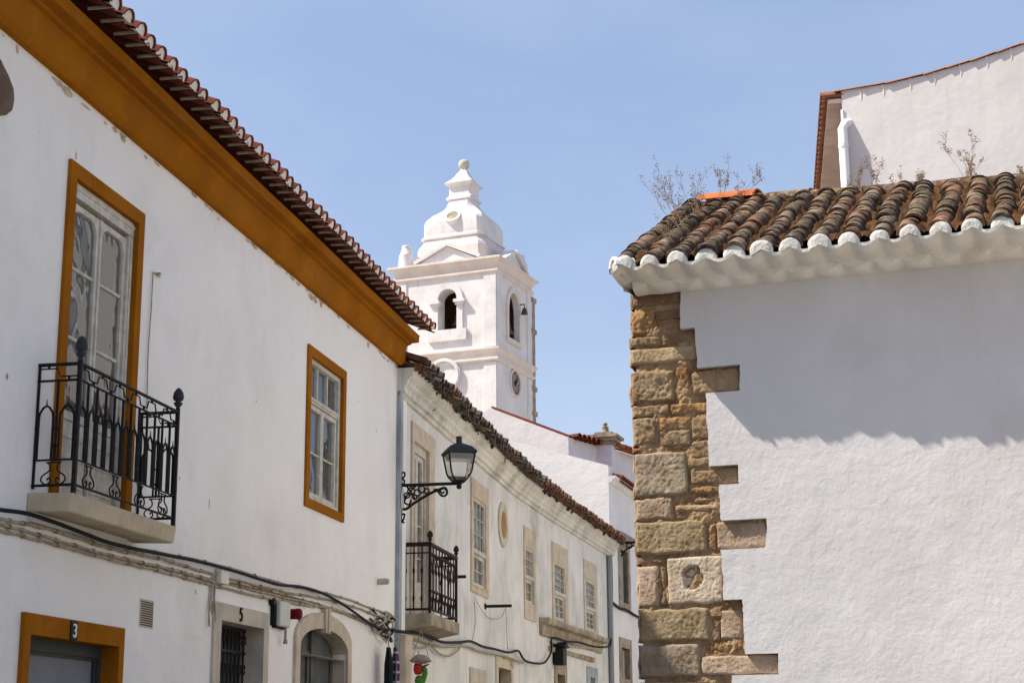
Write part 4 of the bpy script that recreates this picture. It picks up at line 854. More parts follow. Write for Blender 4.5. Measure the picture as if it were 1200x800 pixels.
q = MB(); zf2 = zt(405); L_ = [TF.pt(.72, -.72, 0), TF.pt(Wd - .72, -.72, 0), TF.pt(Wd - .72, -WR + .7, 0), TF.pt(.72, -WR + .7, 0)]
for i in range(4):
    a, b = L_[i], L_[(i + 1) % 4]
    if i in (2, 3): q.face([a + Z * zf2, b + Z * zf2, b + Z * zTop, a + Z * zTop])
q.face([p + Z * (zTop - .3) for p in L_]); q.face([p + Z * (zf2 + .02) for p in L_]); q.build('belfry_dark_lining', M['wood_tan'], tw)  # brown lining added to darken the view through the belfry openings
# corner pilasters (slightly proud strips)
mb = MB(); pw = .62
for F, W in ((TF, Wd), (TR, WR)):
    for a, b in ((0, pw), (W - pw, W)):
        if F is TR and a == 0: a = .0
        for z0, z1 in ((zt(405), zt(318)), (0, zt(423))): mb.fb(F, a - (.0 if F is TR else 0), b, 0, .05, z0, z1)
mb.build('pilaster_strips', M['tower_white'], tw)
def sqring(mb, hx, hy, prof, mi=0):   # prof: (extra, z) closed loop swept round the square
    rows = []
    for sx, sy in ((-1, -1), (1, -1), (1, 1), (-1, 1), (-1, -1)): rows.append([cen + tx * sx * (hx + e) + ty * sy * (hy + e) + Z * z for e, z in prof])
    mb.grid(rows, mi, False, True)
hx, hy = Wd / 2, WR / 2
mb = MB(); za, zb_ = zt(317), zt(303)
sqring(mb, hx, hy, [(-.05, za - .05), (.05, za - .05), (.12, za), (.12, za + .1), (.05, za + .12), (.05, zb_ - .28), (.10, zb_ - .2), (.2, zb_ - .05), (.3, zb_), (.3, zb_ + .1), (-.05, zb_ + .16)])
mb.build('top_cornice', M['tower_stain'], tw)
mb = MB(); za, zb_ = zt(421), zt(408)
sqring(mb, hx, hy, [(-.05, za - .06), (.06, za - .06), (.15, za + .02), (.15, za + .1), (.06, za + .14), (.06, zb_ - .22), (.12, zb_ - .14), (.22, zb_ - .02), (.22, zb_ + .05), (-.05, zb_ + .1)])
mb.build('string_course', M['tower_stain'], tw)
# opening surrounds
def arch_ring(mb, F, s0, s1, z0, zs, w, tf, k=1.0, n=14):
    c = (s0 + s1) / 2; h = (s1 - s0) / 2
    inn = [(s0, z0)] + [(c - h * math.cos(PI * i / n), zs + h * k * math.sin(PI * i / n)) for i in range(n + 1)] + [(s1, z0)]
    H = h + w; out = [(s0 - w, z0 - w)] + [(c - H * math.cos(PI * i / n), zs + (h * k + w) * math.sin(PI * i / n)) for i in range(n + 1)] + [(s1 + w, z0 - w)]
    mb.ring(F, out, inn, tf, -.02)
mb = MB(); arch_ring(mb, TF, oa[0], oa[1], oa[2], oa[3] - hw, .30, .10)
zi = tpx(525, 353)[1]
for c in (oa[0] - .16, oa[1] + .16): mb.fb(TF, c - .28, c + .28, -.3, .24, zi - .12, zi + .02); mb.fb(TF, c - .22, c + .22, -.2, .16, zi - .24, zi - .12)
mb.fb(TF, oa[0] - .5, oa[1] + .5, 0, .13, oa[2] - .55, oa[2] - .02); mb.build('belfry_arch', M['tower_white'], tw)
mb = MB(); arch_ring(mb, TR, rs[0], rs[1], rs[2], rs[3] - hw2 * 1.5, .26, .08, 1.5); mb.fb(TR, rs[0] - .3, rs[1] + .3, -.3, .10, rs[2] - .2, rs[2]); mb.build('side_arch', M['tower_stain'], tw)
# medallion and clock
def disc(F, c, z, r, t0, t1, n=28): return [(c + r * math.cos(2 * PI * k / n), z + r * math.sin(2 * PI * k / n)) for k in range(n)]
c, z = tpx(521, 441); r = 16 / 120 * Wd * 1.0
q = MB(); q.ring(TF, disc(TF, c, z, r * 1.22, 0, 0), disc(TF, c, z, r, 0, 0), .16, 0); q.ring(TF, disc(TF, c, z, r * 1.12, 0, 0), disc(TF, c, z, r * .98, 0, 0), .2, .1); md = q.build('medallion', M['tower_white'], tw)
q = MB(); q.poly(TF, disc(TF, c, z, r, 0, 0), 0, .06); q.build('blank_face', M['tower_white'], md)
c, z = TR.pix(603, 449); rz = TR.pix(603, 435)[1] - z
q = MB(); q.ring(TR, disc(TR, c, z, rz * 1.15, 0, 0), disc(TR, c, z, rz, 0, 0), .09, 0); ck = q.build('clock', M['tower_stain'], tw)
q = MB(); q.poly(TR, disc(TR, c, z, rz, 0, 0), 0, .03); DIAL = q
for nm, ang, ln, wd in (('hour_hand', 62, .5, .13), ('minute_hand', 38, .8, .09)):
    q = MB(); a = math.radians(ang); dx, dz = math.sin(a), math.cos(a)
    q.poly(TR, [(c - dx * .15 * rz - dz * wd, z - dz * .15 * rz + dx * wd), (c + dx * ln * rz, z + dz * ln * rz), (c - dx * .15 * rz + dz * wd, z - dz * .15 * rz - dx * wd)], .04, .06); q.build(nm, M['ink'], ck)
q = DIAL
for k in range(12): a = k * PI / 6; q.poly(TR, disc(TR, c + rz * .82 * math.sin(a), z + rz * .82 * math.cos(a), .045, 0, 0, 8), .031, .045, 1)
q.build('dial', [M['dial'], M['ink']], ck)
# bells
for F, o, off in ((TF, oa, .78), (TR, rs, .5)):
    c = o[0] + (o[1] - o[0]) * off; p = F.pt(c, -.9 if F is TF else -.45, o[2] + .35)
    q = MB(); q.lathe(p, [(.02, .0), (.46, 0), (.42, .08), (.33, .25), (.28, .5), (.2, .66), (.08, .72), (0, .73)], 18); q.lathe(p + Z * .72, [(.05, 0), (.05, .5)], 6); q.build('bell', M['bell'], tw)
p = TR.pt(WR * .62, .32, TR.pix(610, 366)[1]); q = MB(); q.lathe(p - Z * .3, [(.05, .1), (.17, .1), (.15, .17), (.10, .34), (.06, .42), (0, .43)], 14); q.tube([TR.pt(WR * .62, 0, p.z + .3), p + Z * .3], .03, 6); q.tube([p + Z * .3, p + Z * .1], .02, 5); q.build('outer_bell', M['bell'], tw)
# brown stone quoin pipe at the right rear corner
q = MB(); zz = zt(302) - .9
q.fb(TR, WR - .02, WR + .34, -.3, .07, 0, zz); 
for e in (zt(421) - 1.7, zt(408) - 1.0, zz - 1.6, zz): q.fb(TR, WR - .1, WR + .45, -.35, .12, e - .12, e + .1)
q.build('rear_buttress', M['stone_old'], tw)
# pediments, urns
zc_ = zt(303) + .14
def ped(F, W, c0, c1, h, m='tower_white'):
    q = MB(); c = (c0 + c1) / 2; q.poly(F, [(c0, zc_), (c1, zc_), (c, zc_ + h)], -.55, .02)
    for a, b in (((c0 - .12, zc_), (c, zc_ + h + .02)), ((c, zc_ + h + .02), (c1 + .12, zc_))):
        dx, dz = b[0] - a[0], b[1] - a[1]; l = math.hypot(dx, dz); nx, nz = -dz / l * .16, dx / l * .16
        q.poly(F, [a, b, (b[0] + nx, b[1] + nz), (a[0] + nx, a[1] + nz)], -.5, .18)
    q.build('pediment', M[m], tw)
pa, pb = tpx(490, 300)[0], tpx(560, 300)[0]; ped(TF, Wd, pa, pb, zt(281.5) - zt(299.5)); ped(TR, WR, WR * .22, WR * .80, .75)
def urn(px_s, F, sc=1.0):
    p = F.pt(px_s, -.35, zc_); q = MB(); q.lathe(p, [(.38 * sc, 0), (.38 * sc, .1), (.37 * sc, .35), (.35 * sc, .62), (.36 * sc, .66), (.30 * sc, .72), (.24 * sc, .95), (.2 * sc, 1.04), (.23 * sc, 1.1), (.2 * sc, 1.16), (0, 1.18)], 16); q.build('urn', M['tower_white'], tw)
urn(.42, TF); urn(WR - .5, TR); 
p = TF.pt(.42, -WR + .5, zc_)
# dome
def cz(y): # height on the central axis
    n = (cen - EYE); n.z = 0; n.normalize(); return hitplane(546, y, Vector((cen.x, cen.y, 0)), n).z
sc = 1 / 25.8 * ((cen - EYE).length / 75.0) * .99
def loft(mb, prof, ch=.12, mi=0, sm=True, sub=1):
    rows = []
    for q_ in prof:
        h, z = q_[:2]; c = h * (q_[2] if len(q_) > 2 else ch); pts = []
        for sx, sy in ((1, -1), (1, 1), (-1, 1), (-1, -1)):
            e = [(h * sx, (h - c) * sy), ((h - c) * sx, h * sy)]
            if sx * sy > 0: pass
            else: e = e[::-1]
            pts += e
        rows.append([cen + tx * a + ty * b + Z * z for a, b in pts])
    # duplicate verts per face strip so corners stay crisp
    n = 8
    for j in range(n):
        mb.grid([[r_[j], r_[(j + 1) % n]] for r_ in rows], mi, sm)
    mb.face(rows[-1], mi)
H = lambda px: px * sc
def smooth(pr, n=5): 
    c = curve([Vector((a, b, 0)) for a, b in pr], n); return [(p.x, p.y) for p in c]
mb = MB(); loft(mb, [(H(45), zTop), (H(45), cz(300.6)), (H(43.5), cz(296.3)), (H(40), cz(291.6)), (H(38.5), cz(287.3))], .16, sm=False); mb.build('drum', M['tower_stain'], tw)
mb = MB(); loft(mb, [(H(38.5), cz(288.3)), (H(41), cz(287.8)), (H(41), cz(285.3)), (H(38.5), cz(283.8))], .14, sm=False); mb.build('dome_moulding', M['tower_white'], tw)
dp = [(38, 277, .12), (38.4, 271, .12), (38.3, 264, .13), (37.6, 258.5, .15), (34.6, 253.6, .22), (29.2, 249.8, .32), (23.6, 246.0, .38), (19.2, 241.8, .36), (16, 237.2, .26), (14, 232.5, .13)]
mb = MB(); cc_ = curve([Vector((H(a), cz(b + .19 * a), c)) for a, b, c in dp], 5); loft(mb, [tuple(p) for p in cc_]); mb.build('dome', M['tower_white'], tw)
mb = MB(); loft(mb, [(H(13.6), cz(237.6)), (H(17), cz(237.2)), (H(17), cz(234.7)), (H(15), cz(232.8)), (H(14.2), cz(231.7)), (H(14.2), cz(222.2)), (H(15.5), cz(220.4)), (H(18.3), cz(219.0)), (H(18.5), cz(217.5)), (H(13), cz(213.0)), (H(8), cz(207.0)), (H(7.5), cz(205.4)), (H(3.6), cz(200.2)), (H(3.2), cz(198.1))], .1, sm=False)
mb.build('lantern_cap', M['tower_white'], tw)
mb = MB(); zb0 = cz(198.5); rb = 7.0 * sc; mb.lathe(cen + Z * zb0, [(rb * .5, 0)] + [(rb * math.sin(PI * (k + 1) / 12), rb * .85 - rb * math.cos(PI * (k + 1) / 12)) for k in range(1, 12)], 18); mb.build('ball_finial', M['stone_pale'], tw)
# oculus lying on the dome's sloping front
class Tilt:
    def __init__(s, c, x, y, n): s.c, s.x, s.y, s.n = c, x, y, n
    def pt(s, u, t, z): return s.c + s.x * u + s.y * z + s.n * t
al = math.radians(33); TL = Tilt(cen - ty * H(35.7) + tx * H(1.0) + Z * cz(263.5), tx, ty * math.sin(al) + Z * math.cos(al), -ty * math.cos(al) + Z * math.sin(al))
cir = lambda a, b: [(a * math.cos(k * PI / 12), b * math.sin(k * PI / 12)) for k in range(24)]
oc = MB(); oc.ring(TL, cir(.44, .44), cir(.30, .30), .09, -.5); oc = oc.build('oculus', M['tower_white'], tw)
q = MB(); q.poly(TL, cir(.305, .305), -.4, .065); q.build('oculus_panel', M['stone_old'], oc)
# ================================================================== right building with stone quoin
r = ray(738, 335); r = r / math.hypot(r.x, r.y) * 11.5
RW = Path((r.x, r.y), [(109, 30)]); 
if RW.n[0].y > 0: RW.n[0] = -RW.n[0]
RWl = 16.0; zw = 4.86; depR = 5.2
br_ = thing('corner_house', RW.P[0], 'low white corner house with exposed stone quoin and mossy tiled roof, filling the right', 'house')
rx = lambda x, y: RW.pix(x, y)
# stepped plaster edge (photo) down the quoin
edge = [(797, 325), (797, 384), (814, 385), (817, 429), (867, 428.5), (867, 457), (827, 461), (831, 545), (865, 544.5), (865, 566), (842, 568), (845, 609), (898, 607), (898, 641), (845, 644), (848, 702), (870, 702), (873, 765), (912, 765.5), (912, 789), (857, 791), (858, 812)]
E2 = [rx(*p) for p in edge]
# square up: alternate constant s / constant z loosely
E2 = [list(p) for p in E2]
for i in range(len(E2) - 1):
    if abs(E2[i][1] - E2[i + 1][1]) < .06 and abs(E2[i][0] - E2[i + 1][0]) > .03: E2[i][1] = E2[i + 1][1] = (E2[i][1] + E2[i + 1][1]) / 2
E2 = [tuple(p) for p in E2]
low = E2[-1][1]
steps = [(.60, .36), (.60, .36)]
E2 += [(E2[-1][0], 1.75), (.42, 1.75), (.42, 1.45), (.72, 1.45), (.72, 1.15), (.40, 1.15), (.40, .8), (.66, .8), (.66, .45), (.44, .45), (.44, 0)]
pl = MB()
# plaster sheet: build as strips per z-interval between edge and right end
zs = sorted(set([round(b, 4) for a, b in E2] + [zw, 0]))
def edge_s(z):
    for (a, b), (c, d) in zip(E2, E2[1:]):
        if (b >= z >= d) and b - d > .02: return a + (c - a) * (b - z) / (b - d)
    return E2[0][0]
for z0, z1 in zip(zs, zs[1:]):
    if z1 - z0 < 1e-3: continue
    n = max(1, int((z1 - z0) / .015)) 
    for k in range(n):
        a0, a1 = z0 + (z1 - z0) * k / n, z0 + (z1 - z0) * (k + 1) / n; e = 1e-4
        wv = lambda z: .010 * noise.noise(Vector((3, z * 9, 1))) + .006 * noise.noise(Vector((5, z * 40, 1)))
        p0, p1 = edge_s(a0 + e) + wv(a0), edge_s(a1 - e) + wv(a1); r_ = RWl
        pl.face([RW.pt(p0, 0, a0), RW.pt(r_, 0, a0), RW.pt(r_, 0, a1), RW.pt(p1, 0, a1)])
        pl.face([RW.pt(p0, -.06, a0), RW.pt(p0, 0, a0), RW.pt(p1, 0, a1), RW.pt(p1, -.06, a1)])
for (a, b), (c, d) in zip(E2, E2[1:]):
    if abs(b - d) < .05 and abs(a - c) > .03:
        pl.face([RW.pt(a, 0, (b + d) / 2), RW.pt(c, 0, (b + d) / 2), RW.pt(c, -.06, (b + d) / 2), RW.pt(a, -.06, (b + d) / 2)])
# left side wall, back, far end
uL = -RW.n[0] * depR
P0, P1 = RW.pt(0.03, -.02, 0), RW.pt(RWl, 0, 0)
zr = None
pl.face([P1, P1 + uL, P1 + uL + Z * zw, P1 + Z * zw]); pl.face([P0 + uL, P1 + uL, P1 + uL + Z * zw, P0 + uL + Z * zw])
pl.face([RW.pt(.03, -.75, 0), P0 + uL, P0 + uL + Z * zw, P0 + uL / 2 + Z * (zw + 1.3), RW.pt(.03, -.75, zw + .33)])
pl.face([P1, P1 + uL, P1 + uL + Z * zw, P1 + uL / 2 + Z * (zw + 1.3), P1 + Z * zw])
pl.build('wall', M['plaster_right'], br_)
# masonry core
mb = MB(); N1, N2 = 44, 200; rows = []
for j in range(N2 + 1):
    z = zw * j / N2; rows.append([RW.pt(.02 + 1.0 * i / N1, -.052 + .030 * noise.noise(Vector((i * .23, z * 9, 4))) + .015 * noise.noise(Vector((i * .8, z * 30, 9))), z) for i in range(N1 + 1)])
mb.grid(rows, 0, False)
rows = []
for j in range(N2 + 1):
    z = zw * j / N2; rows.append([RW.pt(.035 + .02 * noise.noise(Vector((i * .3, z * 9, 14))), -.075 - .72 * i / 14, z) for i in range(15)])
mb.grid(rows, 0, False)
core = mb.build('quoin_mortar', M['mortar'], br_)
# stones: px rect on the wall plane, tone, proudness
tones = dict(br=(.33, .22, .135), og=(.42, .25, .12), tan=(.43, .305, .19), ye=(.46, .345, .215), gr=(.44, .35, .26), pk=(.52, .39, .29), pal=(.60, .50, .39), rd=(.36, .215, .135))
st = [(738, 330, 797, 357, 'br', 0), (738, 361, 765, 391, 'og', .0), (766, 361, 798, 372, 'br', -.01), (767, 374, 799, 386, 'rd', -.01), (738, 393, 772, 404, 'tan', 0), (774, 389, 814, 402, 'br', -.005), (737, 405, 815, 424, 'ye', .008),
      (738, 433, 788, 470, 'tan', .012), (790, 427, 806, 460, 'og', -.005), (808, 431, 866, 459, 'tan', .005), (740, 473, 782, 486, 'tan', 0), (784, 471, 829, 483, 'og', 0), (740, 488, 769, 520, 'tan', .005), (771, 487, 806, 501, 'og', 0), (771, 503, 806, 521, 'tan', 0), (808, 487, 830, 512, 'br', -.01), (808, 514, 831, 536, 'br', -.005), (740, 522, 806, 527, 'rd', -.02),
      (741, 529, 803, 580, 'gr', .012), (806, 535, 831, 546, 'tan', 0), (807, 547, 864, 566, 'tan', .0), (806, 569, 841, 578, 'og', -.005), (742, 582, 787, 608, 'pk', .0), (790, 580, 842, 588, 'rd', -.01), (790, 590, 842, 597, 'ye', .0), (790, 598, 826, 607, 'br', -.02),
      (743, 609, 826, 648, 'ye', .012), (837, 610, 897, 642, 'pk', -.004), (828, 612, 836, 642, 'og', -.01), (745, 651, 777, 660, 'rd', -.01), (745, 662, 769, 710, 'pk', 0), (771, 662, 778, 708, 'br', -.02), (779, 650, 845, 707, 'pal', .005), (747, 712, 829, 751, 'ye', .010), (832, 712, 840, 750, 'br', -.015), (841, 712, 868, 748, 'pk', -.005), (830, 750, 870, 763, 'og', -.015),
      (747, 754, 818, 793, 'gr', .01), (820, 766, 911, 790, 'pk', .0)]
st_m = []
for a, b, c, d, t, pr in st:
    s0, z1 = rx(a, b); s1, _ = rx(c, b); z0 = rx(a, d)[1]; z1 = rx((a + c) / 2, b)[1]; z0 = rx((a + c) / 2, d)[1]; st_m.append((s0, s1, z0, z1, t, pr))
z = st_m[-2][2] - .01; k = 0; hid = [.30, .28, .34, .25, .36, .3, .28]
while z > .1:
    h = hid[k % 7]; z0 = max(z - h, 0); w1_ = .40 if k % 2 else .52
    st_m.append((0.0, w1_, z0, z - .02, ['tan', 'ye', 'gr', 'pk'][k % 4], .008)); z = z0; k += 1
def stone(mb, s0, s1, z0, z1, tone, pr, ix):
    c = tones[tone]; f = random.uniform(.85, 1.12); mb.c = (c[0] * f, c[1] * f, c[2] * f)
    nx = max(6, int((s1 - s0) / .010)); nz = max(5, int((z1 - z0) / .010)); w, h = s1 - s0, z1 - z0; rows = []
    rgh = {'og': .020, 'tan': .012, 'br': .012, 'rd': .014, 'ye': .007, 'gr': .007, 'pk': .005, 'pal': .004}[tone]
    rad = min(.02, h * .25, w * .25)
    for j in range(nz + 1):
        row = []
        for i in range(nx + 1):
            x, y = w * i / nx, h * j / nz
            wob = .012 if min(w, h) > .12 else .006
            ex = wob * noise.noise(Vector((x * 9, y * 9, ix))); ey = wob * noise.noise(Vector((x * 9, y * 9, ix + 50)))
            dx = min(x, w - x); dz = min(y, h - y); dd = min(dx, dz)
            # corner rounding
            if dx < rad and dz < rad:
                q = rad - math.hypot(rad - dx, rad - dz); dd = min(dd, max(q, 0)); 
            edge_ = 1 - min(1, dd / .014); tt = -.036 + pr * .7 - (.03 if w * h > .03 else .012) * edge_ ** 1.6
            tt += rgh * noise.noise(Vector((x * 6, y * 8, ix * 3))) * 1.0 + rgh * .45 * noise.noise(Vector((x * 22, y * 22, ix * 3 + 7))) + (.004 + rgh * .5) * noise.noise(Vector((x * 60, y * 60, ix)))
            if tone == 'pal' and 0: pass
            if tone == 'pal':
                hx_, hz_ = (x / w - .47) / .17, (y / h - .55) / .26
                if hx_ * hx_ + hz_ * hz_ < 1 + .5 * noise.noise(Vector((x * 20, y * 20, 3))): tt -= .03
            row.append(RW.pt(s0 + x + ex, tt, z0 + y + ey))
        rows.append(row)
    mb.grid(rows, 0, True)
    if s0 < .06:      # return onto the side face
        f2 = []
        for j in range(nz + 1): 
            p = rows[j][0]; y = h * j / nz; f2.append([p - RW.n[0] * (.0 + dep) + RW.d[0] * (.012 * noise.noise(Vector((dep * 9, y * 12, ix + 2))) - (.02 if 0 < dep < .3 else 0)) for dep in (0, .03, .08, .16, .25, .34, .42)])
        mb.grid(f2, 0, True)
mb = MB()
for i, s in enumerate(st_m): stone(mb, *s, i * 1.37)
mb.build('stone_quoin', M['block'], br_)
def exo(s): return .015 + .022 * min(max(s, 0), 4)
# ---- cornice: two scalloped layers of plastered tiles
pitch = .1965; s_off = .25 - pitch * 2; nT = 80; TO = .36
def wave(s, amp, ph=0): 
    x = (s - s_off + ph) / pitch; x -= math.floor(x); return amp * (1.05 - math.sqrt(math.sin(PI * x) ** 2 + .02))   # crest at tile centres
def corr(mb, t1, zl, amp, th, s0, s1, ph=0, tl=0, mi=0, taper=0):
    n = int((s1 - s0) / .0122); lo0, lo1, hi0, hi1 = [], [], [], []
    for k in range(n + 1):
        s = s0 + (s1 - s0) * k / n; jj = .006 * noise.noise(Vector((s * 3, zl, 0))); w = wave(s, amp, ph) + jj; to = t1 + (exo(s) if t1 > .2 else 0) + .008 * noise.noise(Vector((s * 5, 1, zl)))
        lo0.append(RW.pt(s, tl, zl - .02 + w * .15)); lo1.append(RW.pt(s, to, zl + w)); hi1.append(RW.pt(s, to + .004, zl + w + th)); hi0.append(RW.pt(s, tl, zl + amp + th + .02))
    mids = [[a.lerp(b, f) - Z * .010 * math.sin(PI * f) for a, b in zip(lo0, lo1)] for f in (0, .2, .4, .6, .75, .88, 1)]
    mb.grid(mids, mi, True); mb.grid([lo1, hi1], mi, True); mb.grid([hi1, hi0], mi, True)
    mb.face([lo0[0], lo1[0], hi1[0], hi0[0]], mi)
co = MB(); SL = -.035
corr(co, .13, 4.775, .040, .06, SL + .09, RWl, pitch / 2)
corr(co, TO + .006, 4.832, .052, .022, SL, RWl)
# side return of the cornice on the left gable
for t1, zl in ((.0, 4.775), (.0, 4.85)):
    e = -(.02 if zl < 4.8 else .065); rows = []
    for k in range(150):
        t = TO - .05 - k * .012 if zl > 4.8 else .1 - k * .012; w = .05 * abs(math.cos(PI * t / pitch)) ** 1.3
        rows.append([RW.pt(.03, t, zl - .02), RW.pt(e, t, zl + w), RW.pt(e - .003, t, zl + w + .025), RW.pt(.03, t, zl + .10)])
    co.grid(rows, 0, True)
cp = co
s = s_off
centers = []
while s < RWl - .05:
    if s > SL: centers.append(s)
    s += pitch
for i, s in enumerate(centers):
    rr = .070 + random.uniform(-.006, .012); j = random.uniform(-.008, .008); zj = random.uniform(-.006, .006); nn = 12
    tj = random.uniform(-.018, .018)
    if i == 0: rr, tj = .08, 0
    # rounded plaster cap: stacked arcs
    rows = []
    for dt, q in ((-.05, .93), (.0, 1.0), (.018, .985), (.028, .9), (.031, .6), (.032, .0)):
        rows.append([RW.pt(s + j + math.cos(PI * (k / nn * 1.3 - .15)) * rr * q * (1 + .12 * noise.noise(Vector((i * 3.3, k * .5, dt * 20)))), TO + exo(s) + dt + tj - .012, 4.875 + zj + math.sin(PI * (k / nn * 1.3 - .15)) * rr * q * .98 * (1 + .14 * noise.noise(Vector((i * 5.3, k * .45, 5))))) for k in range(nn + 1)])
    cp.grid(rows, 1, True)
dg = (RW.n[0] * .75 - RW.d[0] + Z * .12).normalized(); pc_ = RW.pt(.09, TO - .08, 4.872)
tile_arc(cp, pc_, dg, Z, .145, .085, .070, th=.022, seg=10, mi=0); half_disc(cp, pc_ + dg * .125, dg.cross(Z).normalized(), Z, .06, .02, -dg, 0)
cor = co.build('cornice', [M['white_paint'], M['cap_lime']], br_)
# ---- mossy roof
RP = math.radians(26.5); axR = -RW.n[0] * math.cos(RP) + Z * math.sin(RP); upR = RW.n[0] * math.sin(RP) + Z * math.cos(RP)
def roofxy(px, py):
    P = RW.pt(0, TO, 4.872); r = ray(px, py); h = EYE + r * ((P - EYE).dot(upR) / r.dot(upR)) - P; return h.dot(RW.d[0]), h.dot(axR)
_a, _b = roofxy(822, 243), roofxy(1195, 217); print('roof', _a, _b)
def LrF(s): k = (_b[1] - _a[1]) / (_b[0] - _a[0]); return _a[1] + k * (min(s, 3.4) - _a[0])
Lr = _a[1]; roof = MB(); litter = MB()
tc = [(.20, .13, .09), (.24, .16, .11), (.16, .12, .09), (.27, .21, .155), (.26, .14, .09), (.19, .15, .11), (.14, .11, .085)]
for i, s in enumerate(centers):
    Lr = LrF(s); x = 0; o = RW.pt(s + random.uniform(-.008, .008), TO + exo(s), 4.872); first = True; bow = random.uniform(-.01, .01)
    Lr += exo(s) - .10
    while x < Lr:
        st_ = random.uniform(.10, .20) if not first else .22; c = random.choice(tc); f = random.uniform(.65, 1.3); roof.c = (c[0] * f, c[1] * f, c[2] * f)
        R0 = .073 + random.uniform(-.007, .007); tilt = random.uniform(-.06, .06)
        a_ = (axR + RW.d[0] * tilt + upR * random.uniform(-.02, .01)).normalized()
        p = o + axR * (x + .02) + upR * (.004 + random.uniform(0, .02)) + RW.d[0] * (bow * 1.6 * math.sin(x * 2) + random.uniform(-.010, .010))
        tile_arc(roof, p, a_, upR, min(.36, Lr - x + .05), R0, R0 - .016, th=.02, seg=9, squash=.95); x += st_; first = False
    # channel
    rows = []
    for k in range(40):
        y = Lr * k / 39; rows.append([o + RW.d[0] * (pitch * q) + axR * (y + .03) + upR * (.022 + .05 * noise.noise(Vector((i * 3 + q * 5, y * 5, 1))) + .02 * noise.noise(Vector((i * 9 + q * 20, y * 18, 1)))) for q in (.25, .38, .5, .62, .75)])
    litter.grid(rows, 0, True)
roofo = roof.build('roof', M['tile_old'], br_)
# deck slabs below tiles and rear slope
dk = MB(); a, b = RW.pt(SL + .02, TO - .16, 4.90), RW.pt(RWl, TO - .16, 4.90)
top_a, top_b = a + axR * (LrF(0) - .12), b + axR * (LrF(9) - .12); ra, rb_ = top_a + (-RW.n[0] * math.cos(RP) - Z * math.sin(RP)) * 2.9, top_b + (-RW.n[0] * math.cos(RP) - Z * math.sin(RP)) * 2.9
dk.box8([a, b, top_b, top_a, a + Z * .02, b + Z * .02, top_b + Z * .02, top_a + Z * .02]); dk.box8([top_a, top_b, rb_, ra, top_a + Z * .02, top_b + Z * .02, rb_ + Z * .02, ra + Z * .02])
dk.c = None; dk.build('roof_deck', M['mortar'], br_)
tag(litter.build('roof_litter', M['litter'], br_), kind='stuff')
# ridge tiles
rg = MB(); i = 0
def rdg(s):
    rt = RW.pt(0, TO, 4.872) + axR * LrF(s); return (rt - RW.P[0]).dot(RW.n[0]), rt.z
base_t, base_z = rdg(1.2); s = SL + .16
while s < RWl:
    ln = random.uniform(.42, .5); c = random.choice(tc[:4]); f = random.uniform(.9, 1.4)
    rg.c = (c[0] * f, c[1] * f, c[2] * f); mi = 0
    if i < 1: mi = 1
    b0, b1_ = rdg(s), rdg(s + ln * 1.1); pa_ = RW.pt(s, b0[0] - .02, b0[1] + .0 + random.uniform(0, .015) + (.035 if i < 1 else 0)); pb_ = RW.pt(s + ln * 1.1, b1_[0] - .02, b1_[1] + random.uniform(0, .02) + (.035 if i < 1 else 0))
    tile_arc(rg, pa_, (pb_ - pa_).normalized(), Z, ln * 1.1, .10, .115, th=.02, seg=8, mi=mi, squash=.72)
    s += ln * (.98); i += 1
rg.build('ridge_tiles', [M['tile_old'], M['tile_orange']], br_)
# mortar fillet under the ridge
q = MB(); rows = []
for k in range(260):
    s = SL + .1 + (RWl - .2) * k / 259; bt_, bz_ = rdg(s); rows.append([RW.pt(s, bt_ + dt + .01 * noise.noise(Vector((s * 9, dt, 0))), bz_ + .005 + dz + .015 * noise.noise(Vector((s * 7, dz, 2)))) for dt, dz in ((.13, -.05), (.10, .0), (.03, .035), (-.1, .03), (-.14, -.03))])
q.grid(rows, 0, True); q.build('ridge_mortar', M['litter'], br_)
# dry grass blades in the channels
gr = MB()
for k in range(6000):
    i = random.randrange(len(centers)); s = centers[i] + pitch * .5 + random.uniform(-.05, .05); y = random.uniform(.05, LrF(s) - .03)
    if noise.noise(Vector((s * 2.1, y * 2.3, 7))) < -.12: continue
    p = RW.pt(s, TO, 4.885) + axR * y; h = random.uniform(.025, .075) * (1.5 if random.random() < .06 else 1); w = random.uniform(.002, .004)
    d = (upR + RW.d[0] * random.uniform(-.8, .8) + axR * random.uniform(-.9, .5)).normalized(); sd = RW.d[0] * w
    gr.face([p - sd, p + sd, p + d * h * .6 + RW.d[0] * random.uniform(-.01, .01)]); gr.face([p - sd * .5 + d * h * .5, p + sd * .5 + d * h * .5, p + d * h + Z * -.01])
    gr.m[-1] = gr.m[-2] = 1 if random.random() < .15 else 0
tag(gr.build('dry_grass', [M['weed'], M['moss']], br_), kind='stuff')
# moss clumps on the tiles
ms = MB()
for k in range(260):
    s = random.choice(centers) + random.uniform(-.09, .09); y = random.uniform(0.05, LrF(s) - .05); d_ = abs((s - s_off) / pitch - round((s - s_off) / pitch)) * pitch
    hh = math.sqrt(max(0, .085 ** 2 - d_ ** 2)) if d_ < .085 else 0
    if noise.noise(Vector((s * 1.2, y * 1.5, 3))) < .0: continue
    p = RW.pt(s, TO, 4.875) + axR * y + upR * (hh + .008); r_ = random.uniform(.008, .022)
    ms.lathe(p, [(0, -r_ * .6), (r_, 0), (r_ * .7, r_ * .5), (0, r_ * .7)], 6, axis=upR)
tag(ms.build('moss', M['moss'], br_), kind='stuff')
